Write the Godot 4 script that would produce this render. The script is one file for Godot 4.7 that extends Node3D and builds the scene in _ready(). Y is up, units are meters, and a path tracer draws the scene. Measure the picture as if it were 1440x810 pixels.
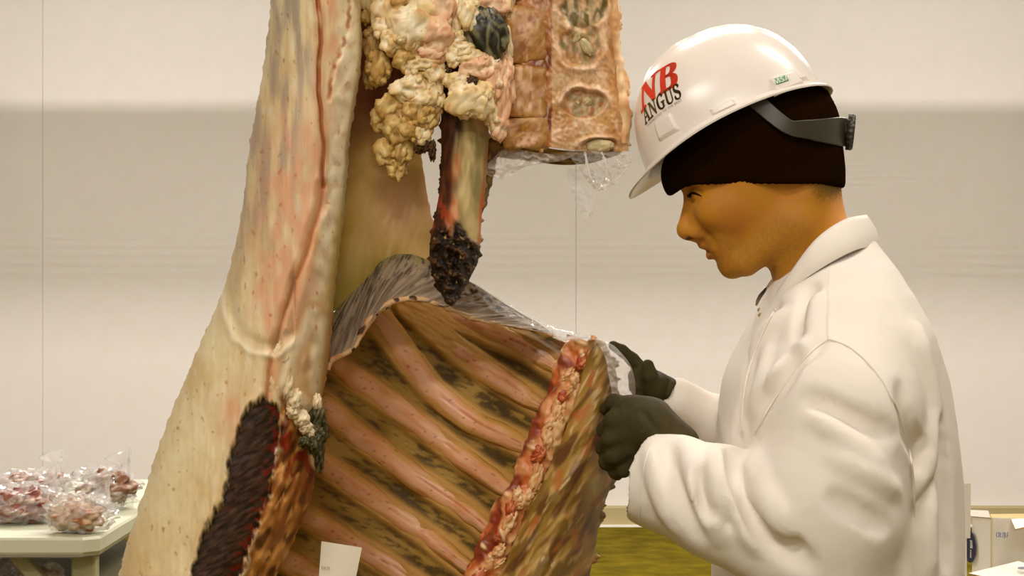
extends Node3D

const F := 2745.0     # focal length in pixels of the 1440 x 810 frame
const EYE := 1.38     # camera height
const CZ := 3.0       # camera distance from the plane z = 0
const U := 1.0 / 915.0

var nz := FastNoiseLite.new()
var nf := FastNoiseLite.new()
var rng := RandomNumberGenerator.new()
var used := {}
var M := {}
var oc := Color.WHITE   # colour that a surface function hands back beside its relief


# ---------------------------------------------------------------- small helpers
func at(px: float, py: float, z: float) -> Vector3:
	var d := CZ - z
	return Vector3((px - 720.0) / F * d, EYE - (py - 405.0) / F * d, z)

func K(hex: String) -> Color:
	return Color.html(hex).srgb_to_linear()

func n2(x: float, y: float) -> float:
	return nz.get_noise_2d(x, y)

func f2(x: float, y: float) -> float:
	return nf.get_noise_2d(x, y)

func f3(p: Vector3) -> float:
	return nf.get_noise_3dv(p)

func ss(a: float, b: float, x: float) -> float:
	return smoothstep(a, b, x)

func numbered(n: String) -> String:
	if not used.has(n):
		used[n] = 0
		return n
	used[n] += 1
	return "%s_%03d" % [n, used[n]]

func tag(o: Node, label := "", category := "", group := "", kind := "") -> void:
	if label: o.set_meta("label", label)
	if category: o.set_meta("category", category)
	if group: o.set_meta("group", group)
	if kind: o.set_meta("kind", kind)

func thing(called: String, where: Vector3, label: String, category: String, group := "") -> Node3D:
	var o := Node3D.new()
	o.name = numbered(called)
	add_child(o)
	o.position = where
	tag(o, label, category, group)
	return o

# a mesh as a named node; points of the mesh are in world coordinates, the parents' offsets are taken off
func obj(called: String, mesh: Mesh, mat: Material, parent: Node3D = null) -> MeshInstance3D:
	var o := MeshInstance3D.new()
	o.mesh = mesh
	o.material_override = mat
	if parent == null:
		o.name = numbered(called)
		add_child(o)
	else:
		o.name = called
		parent.add_child(o, true)
		var off := Vector3.ZERO
		var p: Node3D = parent
		while p != self:
			off += p.position
			p = p.get_parent()
		o.position = -off
	return o

func struct(called: String, mesh: Mesh, mat: Material) -> MeshInstance3D:
	var o := MeshInstance3D.new()
	o.mesh = mesh
	o.material_override = mat
	o.name = called
	add_child(o)
	o.set_meta("kind", "structure")
	return o

func polydist(x: float, y: float, p: PackedVector2Array) -> float:
	var best := 1e9
	for i in p.size() - 1:
		var a := p[i]
		var b := p[i + 1]
		var dx := b.x - a.x
		var dy := b.y - a.y
		var t := clampf(((x - a.x) * dx + (y - a.y) * dy) / (dx * dx + dy * dy), 0.0, 1.0)
		var ex := x - a.x - dx * t
		var ey := y - a.y - dy * t
		best = minf(best, ex * ex + ey * ey)
	return sqrt(best)

func inpoly(x: float, y: float, p: PackedVector2Array) -> float:
	# signed distance, negative inside
	var d := 1e9
	var inside := false
	var n := p.size()
	for i in n:
		var a := p[i]
		var b := p[(i + 1) % n]
		var dx := b.x - a.x
		var dy := b.y - a.y
		var t := clampf(((x - a.x) * dx + (y - a.y) * dy) / (dx * dx + dy * dy), 0.0, 1.0)
		var ex := x - a.x - dx * t
		var ey := y - a.y - dy * t
		d = minf(d, ex * ex + ey * ey)
		if (a.y > y) != (b.y > y) and x < (b.x - a.x) * (y - a.y) / (b.y - a.y) + a.x:
			inside = not inside
	return -sqrt(d) if inside else sqrt(d)

func V2(a: Array) -> PackedVector2Array:
	var p := PackedVector2Array()
	for i in range(0, a.size(), 2):
		p.append(Vector2(a[i], a[i + 1]))
	return p

func V3(a: Array) -> PackedVector3Array:
	# triples px, py, z -> points of the world
	var p := PackedVector3Array()
	for i in range(0, a.size(), 3):
		p.append(at(a[i], a[i + 1], a[i + 2]))
	return p

func curve(p: PackedVector3Array, t: float) -> Vector3:
	var n := p.size() - 1
	var f := clampf(t, 0.0, 1.0) * n
	var i := mini(int(f), n - 1)
	return p[i].cubic_interpolate(p[i + 1], p[maxi(i - 1, 0)], p[mini(i + 2, n)], f - i)

func row_at(rows: Array, y: float, out: PackedFloat32Array) -> void:
	# rows of [y, v0, v1, ...]: cubic in y
	var n := rows.size() - 1
	var i := 0
	while i < n - 1 and rows[i + 1][0] < y:
		i += 1
	var a: Array = rows[i]
	var b: Array = rows[i + 1]
	var p: Array = rows[maxi(i - 1, 0)]
	var q: Array = rows[mini(i + 2, n)]
	var t := clampf((y - float(a[0])) / (float(b[0]) - float(a[0])), 0.0, 1.0)
	for j in range(1, a.size()):
		out[j - 1] = cubic_interpolate(a[j], b[j], p[j], q[j], t)


# ---------------------------------------------------------------- mesh collector
class MB:
	var v := PackedVector3Array()
	var c := PackedColorArray()
	var n := PackedVector3Array()
	var ix := PackedInt32Array()
	var flat := PackedVector3Array()

	func quad(a: int, b: int, d: int, e: int) -> void:
		ix.append_array(PackedInt32Array([a, b, d, a, d, e]))

	# a grid of points; wrap joins the last column to the first. Seen from outside: rows go down, columns go right
	func grid(nu: int, nv: int, pts: PackedVector3Array, cols: PackedColorArray, wrap := false, flip := false) -> void:
		var s := v.size()
		v.append_array(pts)
		c.append_array(cols)
		for j in nv - 1:
			for i in (nu if wrap else nu - 1):
				var i2 := (i + 1) % nu
				var a := s + j * nu + i
				var b := s + j * nu + i2
				var d := s + (j + 1) * nu + i2
				var e := s + (j + 1) * nu + i
				if flip:
					quad(a, e, d, b)
				else:
					quad(a, b, d, e)

	func fan(first: int, nu: int, tip: Vector3, col: Color, flip := false) -> void:
		var t := v.size()
		v.append(tip)
		c.append(col)
		for i in nu:
			var a := first + i
			var b := first + (i + 1) % nu
			if flip:
				ix.append_array(PackedInt32Array([t, a, b]))
			else:
				ix.append_array(PackedInt32Array([t, b, a]))

	func normals() -> void:
		n.resize(v.size())
		n.fill(Vector3.ZERO)
		for t in range(0, ix.size(), 3):
			var a := ix[t]
			var b := ix[t + 1]
			var d := ix[t + 2]
			var m := (v[d] - v[a]).cross(v[b] - v[a])
			n[a] += m
			n[b] += m
			n[d] += m
		for i in n.size():
			n[i] = n[i].normalized()

	func mesh() -> ArrayMesh:
		if n.size() != v.size():
			normals()
		var arr := []
		arr.resize(Mesh.ARRAY_MAX)
		arr[Mesh.ARRAY_VERTEX] = v
		arr[Mesh.ARRAY_NORMAL] = n
		arr[Mesh.ARRAY_COLOR] = c
		arr[Mesh.ARRAY_INDEX] = ix
		var m := ArrayMesh.new()
		m.add_surface_from_arrays(Mesh.PRIMITIVE_TRIANGLES, arr)
		return m

	# flat-shaded bits: a box with chamfered edges, turned by a basis
	func box(at_: Vector3, size: Vector3, col: Color, b := Basis.IDENTITY, ch := 0.0) -> void:
		var h := size * 0.5
		ch = minf(ch, minf(h.x, minf(h.y, h.z)) * 0.9)
		var ring := []
		for sgn in [-1.0, 1.0]:
			for lev in ([0, 1] if sgn < 0 else [1, 0]):
				var y: float = sgn * (h.y if lev == 0 else h.y - ch)
				var q: float = ch if lev == 0 else 0.0
				ring.append([y, h.x - q, h.z - q])
		var prev := PackedVector3Array()
		var polys := []
		for r in ring:
			var p := PackedVector3Array()
			var cx: float = r[1]
			var cz: float = r[2]
			for k in [[1, 1], [-1, 1], [-1, -1], [1, -1]]:
				var e1 := Vector3(k[0] * cx, r[0], k[1] * (cz - ch))
				var e2 := Vector3(k[0] * (cx - ch), r[0], k[1] * cz)
				if k[0] * k[1] > 0:
					p.append(e1)
					p.append(e2)
				else:
					p.append(e2)
					p.append(e1)
			polys.append(p)
		for i in 3:
			for k in 8:
				face([polys[i][k], polys[i][(k + 1) % 8], polys[i + 1][(k + 1) % 8], polys[i + 1][k]], col, at_, b)
		face(Array(polys[0]), col, at_, b)
		var top := Array(polys[3])
		top.reverse()
		face(top, col, at_, b)

	# a flat polygon with its own vertices; the given order's outside is set by the centre of the shape
	func face(p: Array, col: Color, at_: Vector3, b: Basis) -> void:
		var s := v.size()
		var mid := Vector3.ZERO
		for q in p:
			mid += q
			v.append(at_ + b * q)
			c.append(col)
		var m := Vector3.ZERO
		for i in range(1, p.size() - 1):
			m += (p[i + 1] - p[0]).cross(p[i] - p[0])
		var rev := m.dot(mid) < 0.0
		for i in range(1, p.size() - 1):
			if rev:
				ix.append_array(PackedInt32Array([s, s + i + 1, s + i]))
			else:
				ix.append_array(PackedInt32Array([s, s + i, s + i + 1]))


# ---------------------------------------------------------------- distance field on a grid, meshed as surface nets
class Sdf:
	var o: Vector3
	var h: float
	var nx: int
	var ny: int
	var nzz: int
	var d := PackedFloat32Array()

	func _init(lo: Vector3, hi: Vector3, cell: float) -> void:
		o = lo
		h = cell
		nx = int(ceil((hi.x - lo.x) / cell)) + 1
		ny = int(ceil((hi.y - lo.y) / cell)) + 1
		nzz = int(ceil((hi.z - lo.z) / cell)) + 1
		d.resize(nx * ny * nzz)
		d.fill(1.0)

	func span(lo: Vector3, hi: Vector3) -> Array:
		var a := ((lo - o) / h).floor()
		var b := ((hi - o) / h).ceil()
		return [maxi(0, int(a.x)), mini(nx - 1, int(b.x)), maxi(0, int(a.y)), mini(ny - 1, int(b.y)), maxi(0, int(a.z)), mini(nzz - 1, int(b.z))]

	func cap(a: Vector3, b: Vector3, ra: float, rb: float, k: float, cut := false) -> void:
		var r := maxf(ra, rb) + k + h * 3.0
		var s := span(Vector3(minf(a.x, b.x) - r, minf(a.y, b.y) - r, minf(a.z, b.z) - r), Vector3(maxf(a.x, b.x) + r, maxf(a.y, b.y) + r, maxf(a.z, b.z) + r))
		var ba := b - a
		var l2 := maxf(ba.length_squared(), 1e-9)
		for z in range(s[4], s[5] + 1):
			for y in range(s[2], s[3] + 1):
				var i: int = (z * ny + y) * nx + s[0]
				for x in range(s[0], s[1] + 1):
					var pa := o + Vector3(x, y, z) * h - a
					var t := clampf(pa.dot(ba) / l2, 0.0, 1.0)
					var e := (pa - ba * t).length() - (ra + (rb - ra) * t)
					var c := d[i]
					if cut:
						var m := maxf(k - absf(c + e), 0.0) / k
						d[i] = maxf(c, -e) + m * m * k * 0.25
					else:
						var m := maxf(k - absf(c - e), 0.0) / k
						d[i] = minf(c, e) - m * m * k * 0.25
					i += 1

	func ell(c0: Vector3, rad: Vector3, k: float, turn := Basis.IDENTITY, cut := false) -> void:
		var r := maxf(rad.x, maxf(rad.y, rad.z)) + k + h * 3.0
		var s := span(c0 - Vector3(r, r, r), c0 + Vector3(r, r, r))
		var inv := turn.transposed()
		for z in range(s[4], s[5] + 1):
			for y in range(s[2], s[3] + 1):
				var i: int = (z * ny + y) * nx + s[0]
				for x in range(s[0], s[1] + 1):
					var q := inv * (o + Vector3(x, y, z) * h - c0)
					var k0 := (q / rad).length()
					var k1 := (q / (rad * rad)).length()
					var e := k0 * (k0 - 1.0) / maxf(k1, 1e-6)
					if k0 < 1e-4: e = -minf(rad.x, minf(rad.y, rad.z))
					var c := d[i]
					if cut:
						var m := maxf(k - absf(c + e), 0.0) / k
						d[i] = maxf(c, -e) + m * m * k * 0.25
					else:
						var m := maxf(k - absf(c - e), 0.0) / k
						d[i] = minf(c, e) - m * m * k * 0.25
					i += 1

	# any function of a point (distance-like), joined or cut over the whole grid
	func fn(f: Callable, k: float, cut := false) -> void:
		var i := 0
		for z in nzz:
			for y in ny:
				for x in nx:
					var e: float = f.call(o + Vector3(x, y, z) * h)
					var c := d[i]
					if cut:
						var m := maxf(k - absf(c + e), 0.0) / k
						d[i] = maxf(c, -e) + m * m * k * 0.25
					else:
						var m := maxf(k - absf(c - e), 0.0) / k
						d[i] = minf(c, e) - m * m * k * 0.25
					i += 1

	func value(p: Vector3) -> float:
		var q := (p - o) / h
		var x := clampi(int(q.x), 0, nx - 2)
		var y := clampi(int(q.y), 0, ny - 2)
		var z := clampi(int(q.z), 0, nzz - 2)
		var f := q - Vector3(x, y, z)
		var i := (z * ny + y) * nx + x
		var sz := ny * nx
		var a := lerpf(lerpf(d[i], d[i + 1], f.x), lerpf(d[i + nx], d[i + nx + 1], f.x), f.y)
		var b := lerpf(lerpf(d[i + sz], d[i + sz + 1], f.x), lerpf(d[i + sz + nx], d[i + sz + nx + 1], f.x), f.y)
		return lerpf(a, b, f.z)

	# the first point of the surface along a line
	func hit(from: Vector3, dir: Vector3, far: float) -> Vector3:
		var t := 0.0
		while t < far:
			var p := from + dir * t
			var q := (p - o) / h
			if q.x >= 0 and q.y >= 0 and q.z >= 0 and q.x < nx - 1 and q.y < ny - 1 and q.z < nzz - 1 and value(p) < 0.0:
				return p
			t += h * 0.3
		return from + dir * far

	func grad(p: Vector3) -> Vector3:
		var e := h * 0.8
		return Vector3(value(p + Vector3(e, 0, 0)) - value(p - Vector3(e, 0, 0)), value(p + Vector3(0, e, 0)) - value(p - Vector3(0, e, 0)), value(p + Vector3(0, 0, e)) - value(p - Vector3(0, 0, e))).normalized()

	func into(mb: MB, paint: Callable, shift = null) -> void:
		var at_cell := PackedInt32Array()
		at_cell.resize(d.size())
		at_cell.fill(-1)
		var sy := nx
		var sz := nx * ny
		var lim := h * 5.0
		var first := mb.v.size()
		var live := PackedInt32Array()
		for z in nzz - 1:
			for y in ny - 1:
				var i := (z * ny + y) * nx
				for x in nx - 1:
					var v0 := d[i]
					if absf(v0) > lim:
						i += 1
						continue
					var v1 := d[i + 1]
					var v2 := d[i + sy]
					var v3 := d[i + sy + 1]
					var v4 := d[i + sz]
					var v5 := d[i + sz + 1]
					var v6 := d[i + sz + sy]
					var v7 := d[i + sz + sy + 1]
					var m := int(v0 < 0) + int(v1 < 0) + int(v2 < 0) + int(v3 < 0) + int(v4 < 0) + int(v5 < 0) + int(v6 < 0) + int(v7 < 0)
					if m > 0 and m < 8:
						var s := Vector3.ZERO
						var c := 0
						if (v0 < 0) != (v1 < 0): s += Vector3(v0 / (v0 - v1), 0, 0); c += 1
						if (v2 < 0) != (v3 < 0): s += Vector3(v2 / (v2 - v3), 1, 0); c += 1
						if (v4 < 0) != (v5 < 0): s += Vector3(v4 / (v4 - v5), 0, 1); c += 1
						if (v6 < 0) != (v7 < 0): s += Vector3(v6 / (v6 - v7), 1, 1); c += 1
						if (v0 < 0) != (v2 < 0): s += Vector3(0, v0 / (v0 - v2), 0); c += 1
						if (v1 < 0) != (v3 < 0): s += Vector3(1, v1 / (v1 - v3), 0); c += 1
						if (v4 < 0) != (v6 < 0): s += Vector3(0, v4 / (v4 - v6), 1); c += 1
						if (v5 < 0) != (v7 < 0): s += Vector3(1, v5 / (v5 - v7), 1); c += 1
						if (v0 < 0) != (v4 < 0): s += Vector3(0, 0, v0 / (v0 - v4)); c += 1
						if (v1 < 0) != (v5 < 0): s += Vector3(1, 0, v1 / (v1 - v5)); c += 1
						if (v2 < 0) != (v6 < 0): s += Vector3(0, 1, v2 / (v2 - v6)); c += 1
						if (v3 < 0) != (v7 < 0): s += Vector3(1, 1, v3 / (v3 - v7)); c += 1
						at_cell[i] = mb.v.size()
						live.append(i)
						mb.v.append(o + (Vector3(x, y, z) + s / c) * h)
					i += 1
		for i in live:
			var a := at_cell[i]
			var x := i % nx
			var y := (i / nx) % ny
			var z := i / sz
			if y > 0 and z > 0 and (d[i] < 0) != (d[i + 1] < 0):
				nets(mb, a, at_cell[i - sy], at_cell[i - sy - sz], at_cell[i - sz], d[i] < 0)
			if x > 0 and z > 0 and (d[i] < 0) != (d[i + sy] < 0):
				nets(mb, a, at_cell[i - sz], at_cell[i - sz - 1], at_cell[i - 1], d[i] < 0)
			if x > 0 and y > 0 and (d[i] < 0) != (d[i + sz] < 0):
				nets(mb, a, at_cell[i - 1], at_cell[i - 1 - sy], at_cell[i - sy], d[i] < 0)
		for i in range(first, mb.v.size()):
			var p := mb.v[i]
			if shift != null:
				mb.v[i] = p + grad(p) * float(shift.call(p))
			mb.c.append(paint.call(p))

	func nets(mb: MB, a: int, b: int, c: int, e: int, inside: bool) -> void:
		if b < 0 or c < 0 or e < 0:
			return
		if inside:
			mb.quad(a, e, c, b)
		else:
			mb.quad(a, b, c, e)


# ---------------------------------------------------------------- swept and lofted shapes
# a tube along a path of world points; rad: [radius across, radius towards the camera] at each step, cubic between
func tube(mb: MB, path: PackedVector3Array, rad: PackedVector2Array, nu: int, nv: int, paint: Callable, ref := Vector3(0, 0, 1)) -> void:
	var pts := PackedVector3Array()
	var cols := PackedColorArray()
	var n := rad.size() - 1
	for j in nv:
		var t := float(j) / (nv - 1)
		var p := curve(path, t)
		var tan := (curve(path, t + 0.01) - curve(path, t - 0.01)).normalized()
		var side := tan.cross(ref).normalized()
		var out := side.cross(tan).normalized()
		var f := t * n
		var k := mini(int(f), n - 1)
		var r := rad[k].lerp(rad[k + 1], f - k)
		for i in nu:
			var a := TAU * i / nu
			var q := p + side * cos(a) * r.x + out * sin(a) * r.y
			oc = Color.WHITE
			var e: float = paint.call(q, t, a)
			pts.append(q + (side * cos(a) + out * sin(a)) * e)
			cols.append(oc)
	var s := mb.v.size()
	mb.grid(nu, nv, pts, cols, true, false)
	mb.fan(s, nu, curve(path, 0.0), cols[0], false)
	mb.fan(s + (nv - 1) * nu, nu, curve(path, 1.0), cols[cols.size() - 1], true)

# a slab of flesh: rows of [px, py, z] triples give its middle face; front and back bulge out of it and close at the edges
func slab(mb: MB, rows: Array, nu: int, nv: int, front: float, back: float, paint: Callable, power := 0.5, ragged := 0.0) -> void:
	var m := rows.size()
	var nb := maxi(6, nu / 6)
	var cols := PackedColorArray()
	var pts := PackedVector3Array()
	var lines := []
	for r in m:
		var src := PackedVector3Array()
		for k in range(0, rows[r].size(), 3):
			src.append(Vector3(rows[r][k], rows[r][k + 1], rows[r][k + 2]))
		var l := PackedVector3Array()
		for i in nu:
			l.append(curve(src, float(i) / (nu - 1)))
		lines.append(l)
	var ring := nu + nb
	for j in nv:
		var v := float(j) / (nv - 1)
		var f := v * (m - 1)
		var k := mini(int(f), m - 2)
		var a: PackedVector3Array = lines[k]
		var b: PackedVector3Array = lines[k + 1]
		var p: PackedVector3Array = lines[maxi(k - 1, 0)]
		var q: PackedVector3Array = lines[mini(k + 2, m - 1)]
		var mids := PackedVector3Array()
		for i in nu:
			mids.append(a[i].cubic_interpolate(b[i], p[i], q[i], f - k))
		for i in nu:
			var u := float(i) / (nu - 1)
			var w := mids[i]
			var e := pow(maxf(0.0, 1.0 - (2.0 * u - 1.0) ** 2), power)
			oc = Color.WHITE
			var disp: float = paint.call(w.x, w.y, u, v)
			if ragged > 0.0 and (u < 0.001 or u > 0.999):
				w.x += (n2(w.y * 0.05, w.x * 0.004 + 7.0) + 0.4 * n2(w.y * 0.15, 3.0)) * ragged
			pts.append(at(w.x, w.y, w.z + front * e + disp))
			cols.append(oc)
		for i in nb:
			var u := 1.0 - float(i + 1) / (nb + 1)
			var g := u * (nu - 1)
			var i0 := int(g)
			var w := mids[i0].lerp(mids[mini(i0 + 1, nu - 1)], g - i0)
			oc = Color.WHITE
			paint.call(w.x, w.y, u, v)
			pts.append(at(w.x, w.y, w.z - back * pow(1.0 - (2.0 * u - 1.0) ** 2, 0.4)))
			cols.append(oc)
	var s := mb.v.size()
	mb.grid(ring, nv, pts, cols, true, false)
	for e in [0, nv - 1]:
		var o: int = s + int(e) * ring
		for i in nu - 1:
			var k0 := clampi(nu + nb - 1 - int(float(i) / (nu - 1) * nb), nu, ring - 1)
			var k1 := clampi(nu + nb - 1 - int(float(i + 1) / (nu - 1) * nb), nu, ring - 1)
			if e == 0:
				mb.quad(o + i, o + k0, o + k1, o + i + 1)
			else:
				mb.quad(o + i, o + i + 1, o + k1, o + k0)

# a lump: a sphere stretched to the radii (world units) and pushed about by noise
func lump(mb: MB, c: Vector3, rad: Vector3, amp: float, freq: float, cell: int, paint: Callable, turn := Basis.IDENTITY) -> void:
	var nu := cell * 2
	var nv := cell + 1
	var pts := PackedVector3Array()
	var cols := PackedColorArray()
	var seed_ := c * 37.0
	for j in range(1, nv - 1):
		var b := PI * j / (nv - 1)
		for i in nu:
			var a := TAU * i / nu
			var q := Vector3(sin(b) * cos(a), cos(b), sin(b) * sin(a))
			var e := nz.get_noise_3dv(q * freq + seed_) * 0.72 + nz.get_noise_3dv(q * freq * 2.6 + seed_) * 0.24 + nz.get_noise_3dv(q * freq * 6.0 - seed_) * 0.07
			oc = Color.WHITE
			paint.call(q, e)
			pts.append(c + turn * (q * rad * (1.0 + amp * e)))
			cols.append(oc)
	var s := mb.v.size()
	mb.grid(nu, nv - 2, pts, cols, true, true)
	var up := Vector3.ZERO
	var dn := Vector3.ZERO
	for i in nu:
		up += pts[i]
		dn += pts[(nv - 3) * nu + i]
	mb.fan(s, nu, up / nu + turn * Vector3(0, rad.y * 0.04, 0), cols[0], true)
	mb.fan(s + (nv - 3) * nu, nu, dn / nu - turn * Vector3(0, rad.y * 0.04, 0), cols[cols.size() - 1], false)

func vmat(rough: float, spec := 0.5, coat := 0.0) -> StandardMaterial3D:
	var m := StandardMaterial3D.new()
	m.vertex_color_use_as_albedo = true
	m.roughness = rough
	m.metallic_specular = spec
	m.cull_mode = BaseMaterial3D.CULL_DISABLED
	if coat > 0.0:
		m.clearcoat_enabled = true
		m.clearcoat = coat
		m.clearcoat_roughness = 0.3
	return m

func pmat(hex: String, rough: float, spec := 0.5) -> StandardMaterial3D:
	var m := StandardMaterial3D.new()
	m.albedo_color = Color.html(hex)
	m.roughness = rough
	m.metallic_specular = spec
	return m

func tex(w: int, h: int, f: Callable) -> ImageTexture:
	var im := Image.create(w, h, false, Image.FORMAT_RGB8)
	for y in h:
		for x in w:
			im.set_pixel(x, y, f.call(x, y))
	return ImageTexture.create_from_image(im)

func boxmesh(at_: Vector3, size: Vector3, ch := 0.0, b := Basis.IDENTITY, col := Color.WHITE) -> ArrayMesh:
	var mb := MB.new()
	mb.box(at_, size, col, b, ch)
	return mb.mesh()


# ---------------------------------------------------------------- the scene
func _ready() -> void:
	var cam := Camera3D.new()
	cam.name = "camera"
	cam.position = Vector3(0, EYE, CZ)
	cam.fov = rad_to_deg(2.0 * atan(405.0 / F))
	cam.near = 0.05
	cam.far = 60.0
	cam.current = true
	var lens := CameraAttributesPhysical.new()
	lens.frustum_focus_distance = 2.95
	lens.frustum_focal_length = 81.333
	lens.exposure_aperture = 8.0
	add_child(cam)

	var env := Environment.new()
	env.background_mode = Environment.BG_COLOR
	env.background_color = Color(0, 0, 0)
	env.tonemap_mode = Environment.TONE_MAPPER_LINEAR
	env.tonemap_exposure = 3.35
	env.sdfgi_enabled = true
	env.ssao_enabled = true
	env.ssil_enabled = true
	var we := WorldEnvironment.new()
	we.name = "environment"
	we.environment = env
	add_child(we)

	nz.noise_type = FastNoiseLite.TYPE_SIMPLEX_SMOOTH
	nz.frequency = 1.0
	nz.fractal_type = FastNoiseLite.FRACTAL_NONE
	nz.seed = 5
	nf.noise_type = FastNoiseLite.TYPE_SIMPLEX_SMOOTH
	nf.frequency = 1.0
	nf.fractal_octaves = 4
	nf.seed = 9
	rng.seed = 20240

	lights()
	materials()
	room()
	person()
	beef_side()
	films()
	left_table()
	boxes()


const LAMPS := [[-1.5, 2.9, 2.6], [1.9, 0.2, 1.3], [0.2, -2.4, 1.6], [-2.4, -5.0, 7.0], [2.4, -5.0, 7.0], [0.1, 5.0, 3.6]]  # unseen ceiling lamps; place and strength chosen for the lighting

const WHERE := ["above the camera's left", "right above the person", "over the middle of the floor", "at the back wall's left", "at the back wall's right", "behind the camera"]

func lights() -> void:
	for i in LAMPS.size():
		var l := AreaLight3D.new()
		l.name = "unseen_ceiling_lamp_light_%d" % (i + 1)
		l.area_size = Vector2(1.5, 0.34)
		l.light_color = Color(1.0, 0.975, 0.955)
		l.light_energy = LAMPS[i][2]
		l.area_normalize_energy = true
		l.shadow_enabled = true
		l.set("area_range", 16.0)
		l.position = Vector3(LAMPS[i][0], 4.12, LAMPS[i][1])
		l.rotation_degrees = Vector3(-90, 0, 0)
		add_child(l)


func materials() -> void:
	var g := FastNoiseLite.new()
	g.seed = 3
	g.frequency = 0.02
	g.fractal_octaves = 5
	var wm := pmat("ded8d1", 0.55)
	wm.uv1_triplanar = true
	wm.uv1_world_triplanar = true
	wm.uv1_scale = Vector3(0.7, 0.7, 0.7)
	var nt := NoiseTexture2D.new()
	nt.width = 512
	nt.height = 512
	nt.seamless = true
	nt.noise = g
	var ramp := Gradient.new()
	ramp.set_color(0, Color(0.985, 0.985, 0.98))
	ramp.set_color(1, Color(1, 1, 1))
	nt.color_ramp = ramp
	wm.albedo_texture = nt
	M.wall = wm
	M.ceiling = pmat("d8d4ca", 0.8)
	var fm := pmat("75650f", 0.9, 0.15)
	fm.uv1_triplanar = true
	fm.uv1_world_triplanar = true
	fm.uv1_scale = Vector3(0.5, 0.5, 0.5)
	var ft := NoiseTexture2D.new()
	ft.width = 512
	ft.height = 512
	ft.seamless = true
	ft.noise = g
	var r2 := Gradient.new()
	r2.set_color(0, Color(0.7, 0.7, 0.66))
	r2.set_color(1, Color(1, 1, 1))
	ft.color_ramp = r2
	fm.albedo_texture = ft
	M.floor = fm
	M.kerb = pmat("a6966c", 0.7)
	M.white = pmat("e8e4d8", 0.5)
	M.meat = vmat(0.62, 0.4)
	M.fat = vmat(0.55, 0.4)
	M.wet = vmat(0.42, 0.5)
	M.skin = vmat(0.6, 0.35)
	M.cloth = vmat(0.9, 0.2)
	M.knit = vmat(0.95, 0.1)
	M.glove = vmat(0.75, 0.3)
	M.shell = vmat(0.28, 0.5)
	M.plastic = vmat(0.4, 0.5)
	M.card = vmat(0.8, 0.3)
	M.table = vmat(0.5, 0.4)
	M.metal = pmat("9a9a98", 0.35)
	M.metal.metallic = 0.9
	var fl := StandardMaterial3D.new()
	fl.albedo_color = Color(1, 1, 1, 0.2)
	fl.transparency = BaseMaterial3D.TRANSPARENCY_ALPHA
	fl.roughness = 0.08
	fl.cull_mode = BaseMaterial3D.CULL_DISABLED
	M.film = fl
	var fo := StandardMaterial3D.new()
	fo.albedo_color = Color(0.96, 0.92, 0.89, 0.42)
	fo.transparency = BaseMaterial3D.TRANSPARENCY_ALPHA
	fo.roughness = 0.3
	fo.cull_mode = BaseMaterial3D.CULL_DISABLED
	M.milky = fo
	var lamp := StandardMaterial3D.new()
	lamp.albedo_color = Color(0.9, 0.9, 0.88)
	lamp.emission_enabled = true
	lamp.emission = Color(1.0, 0.96, 0.88)
	lamp.emission_energy_multiplier = 3.0
	M.lamp = lamp


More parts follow.
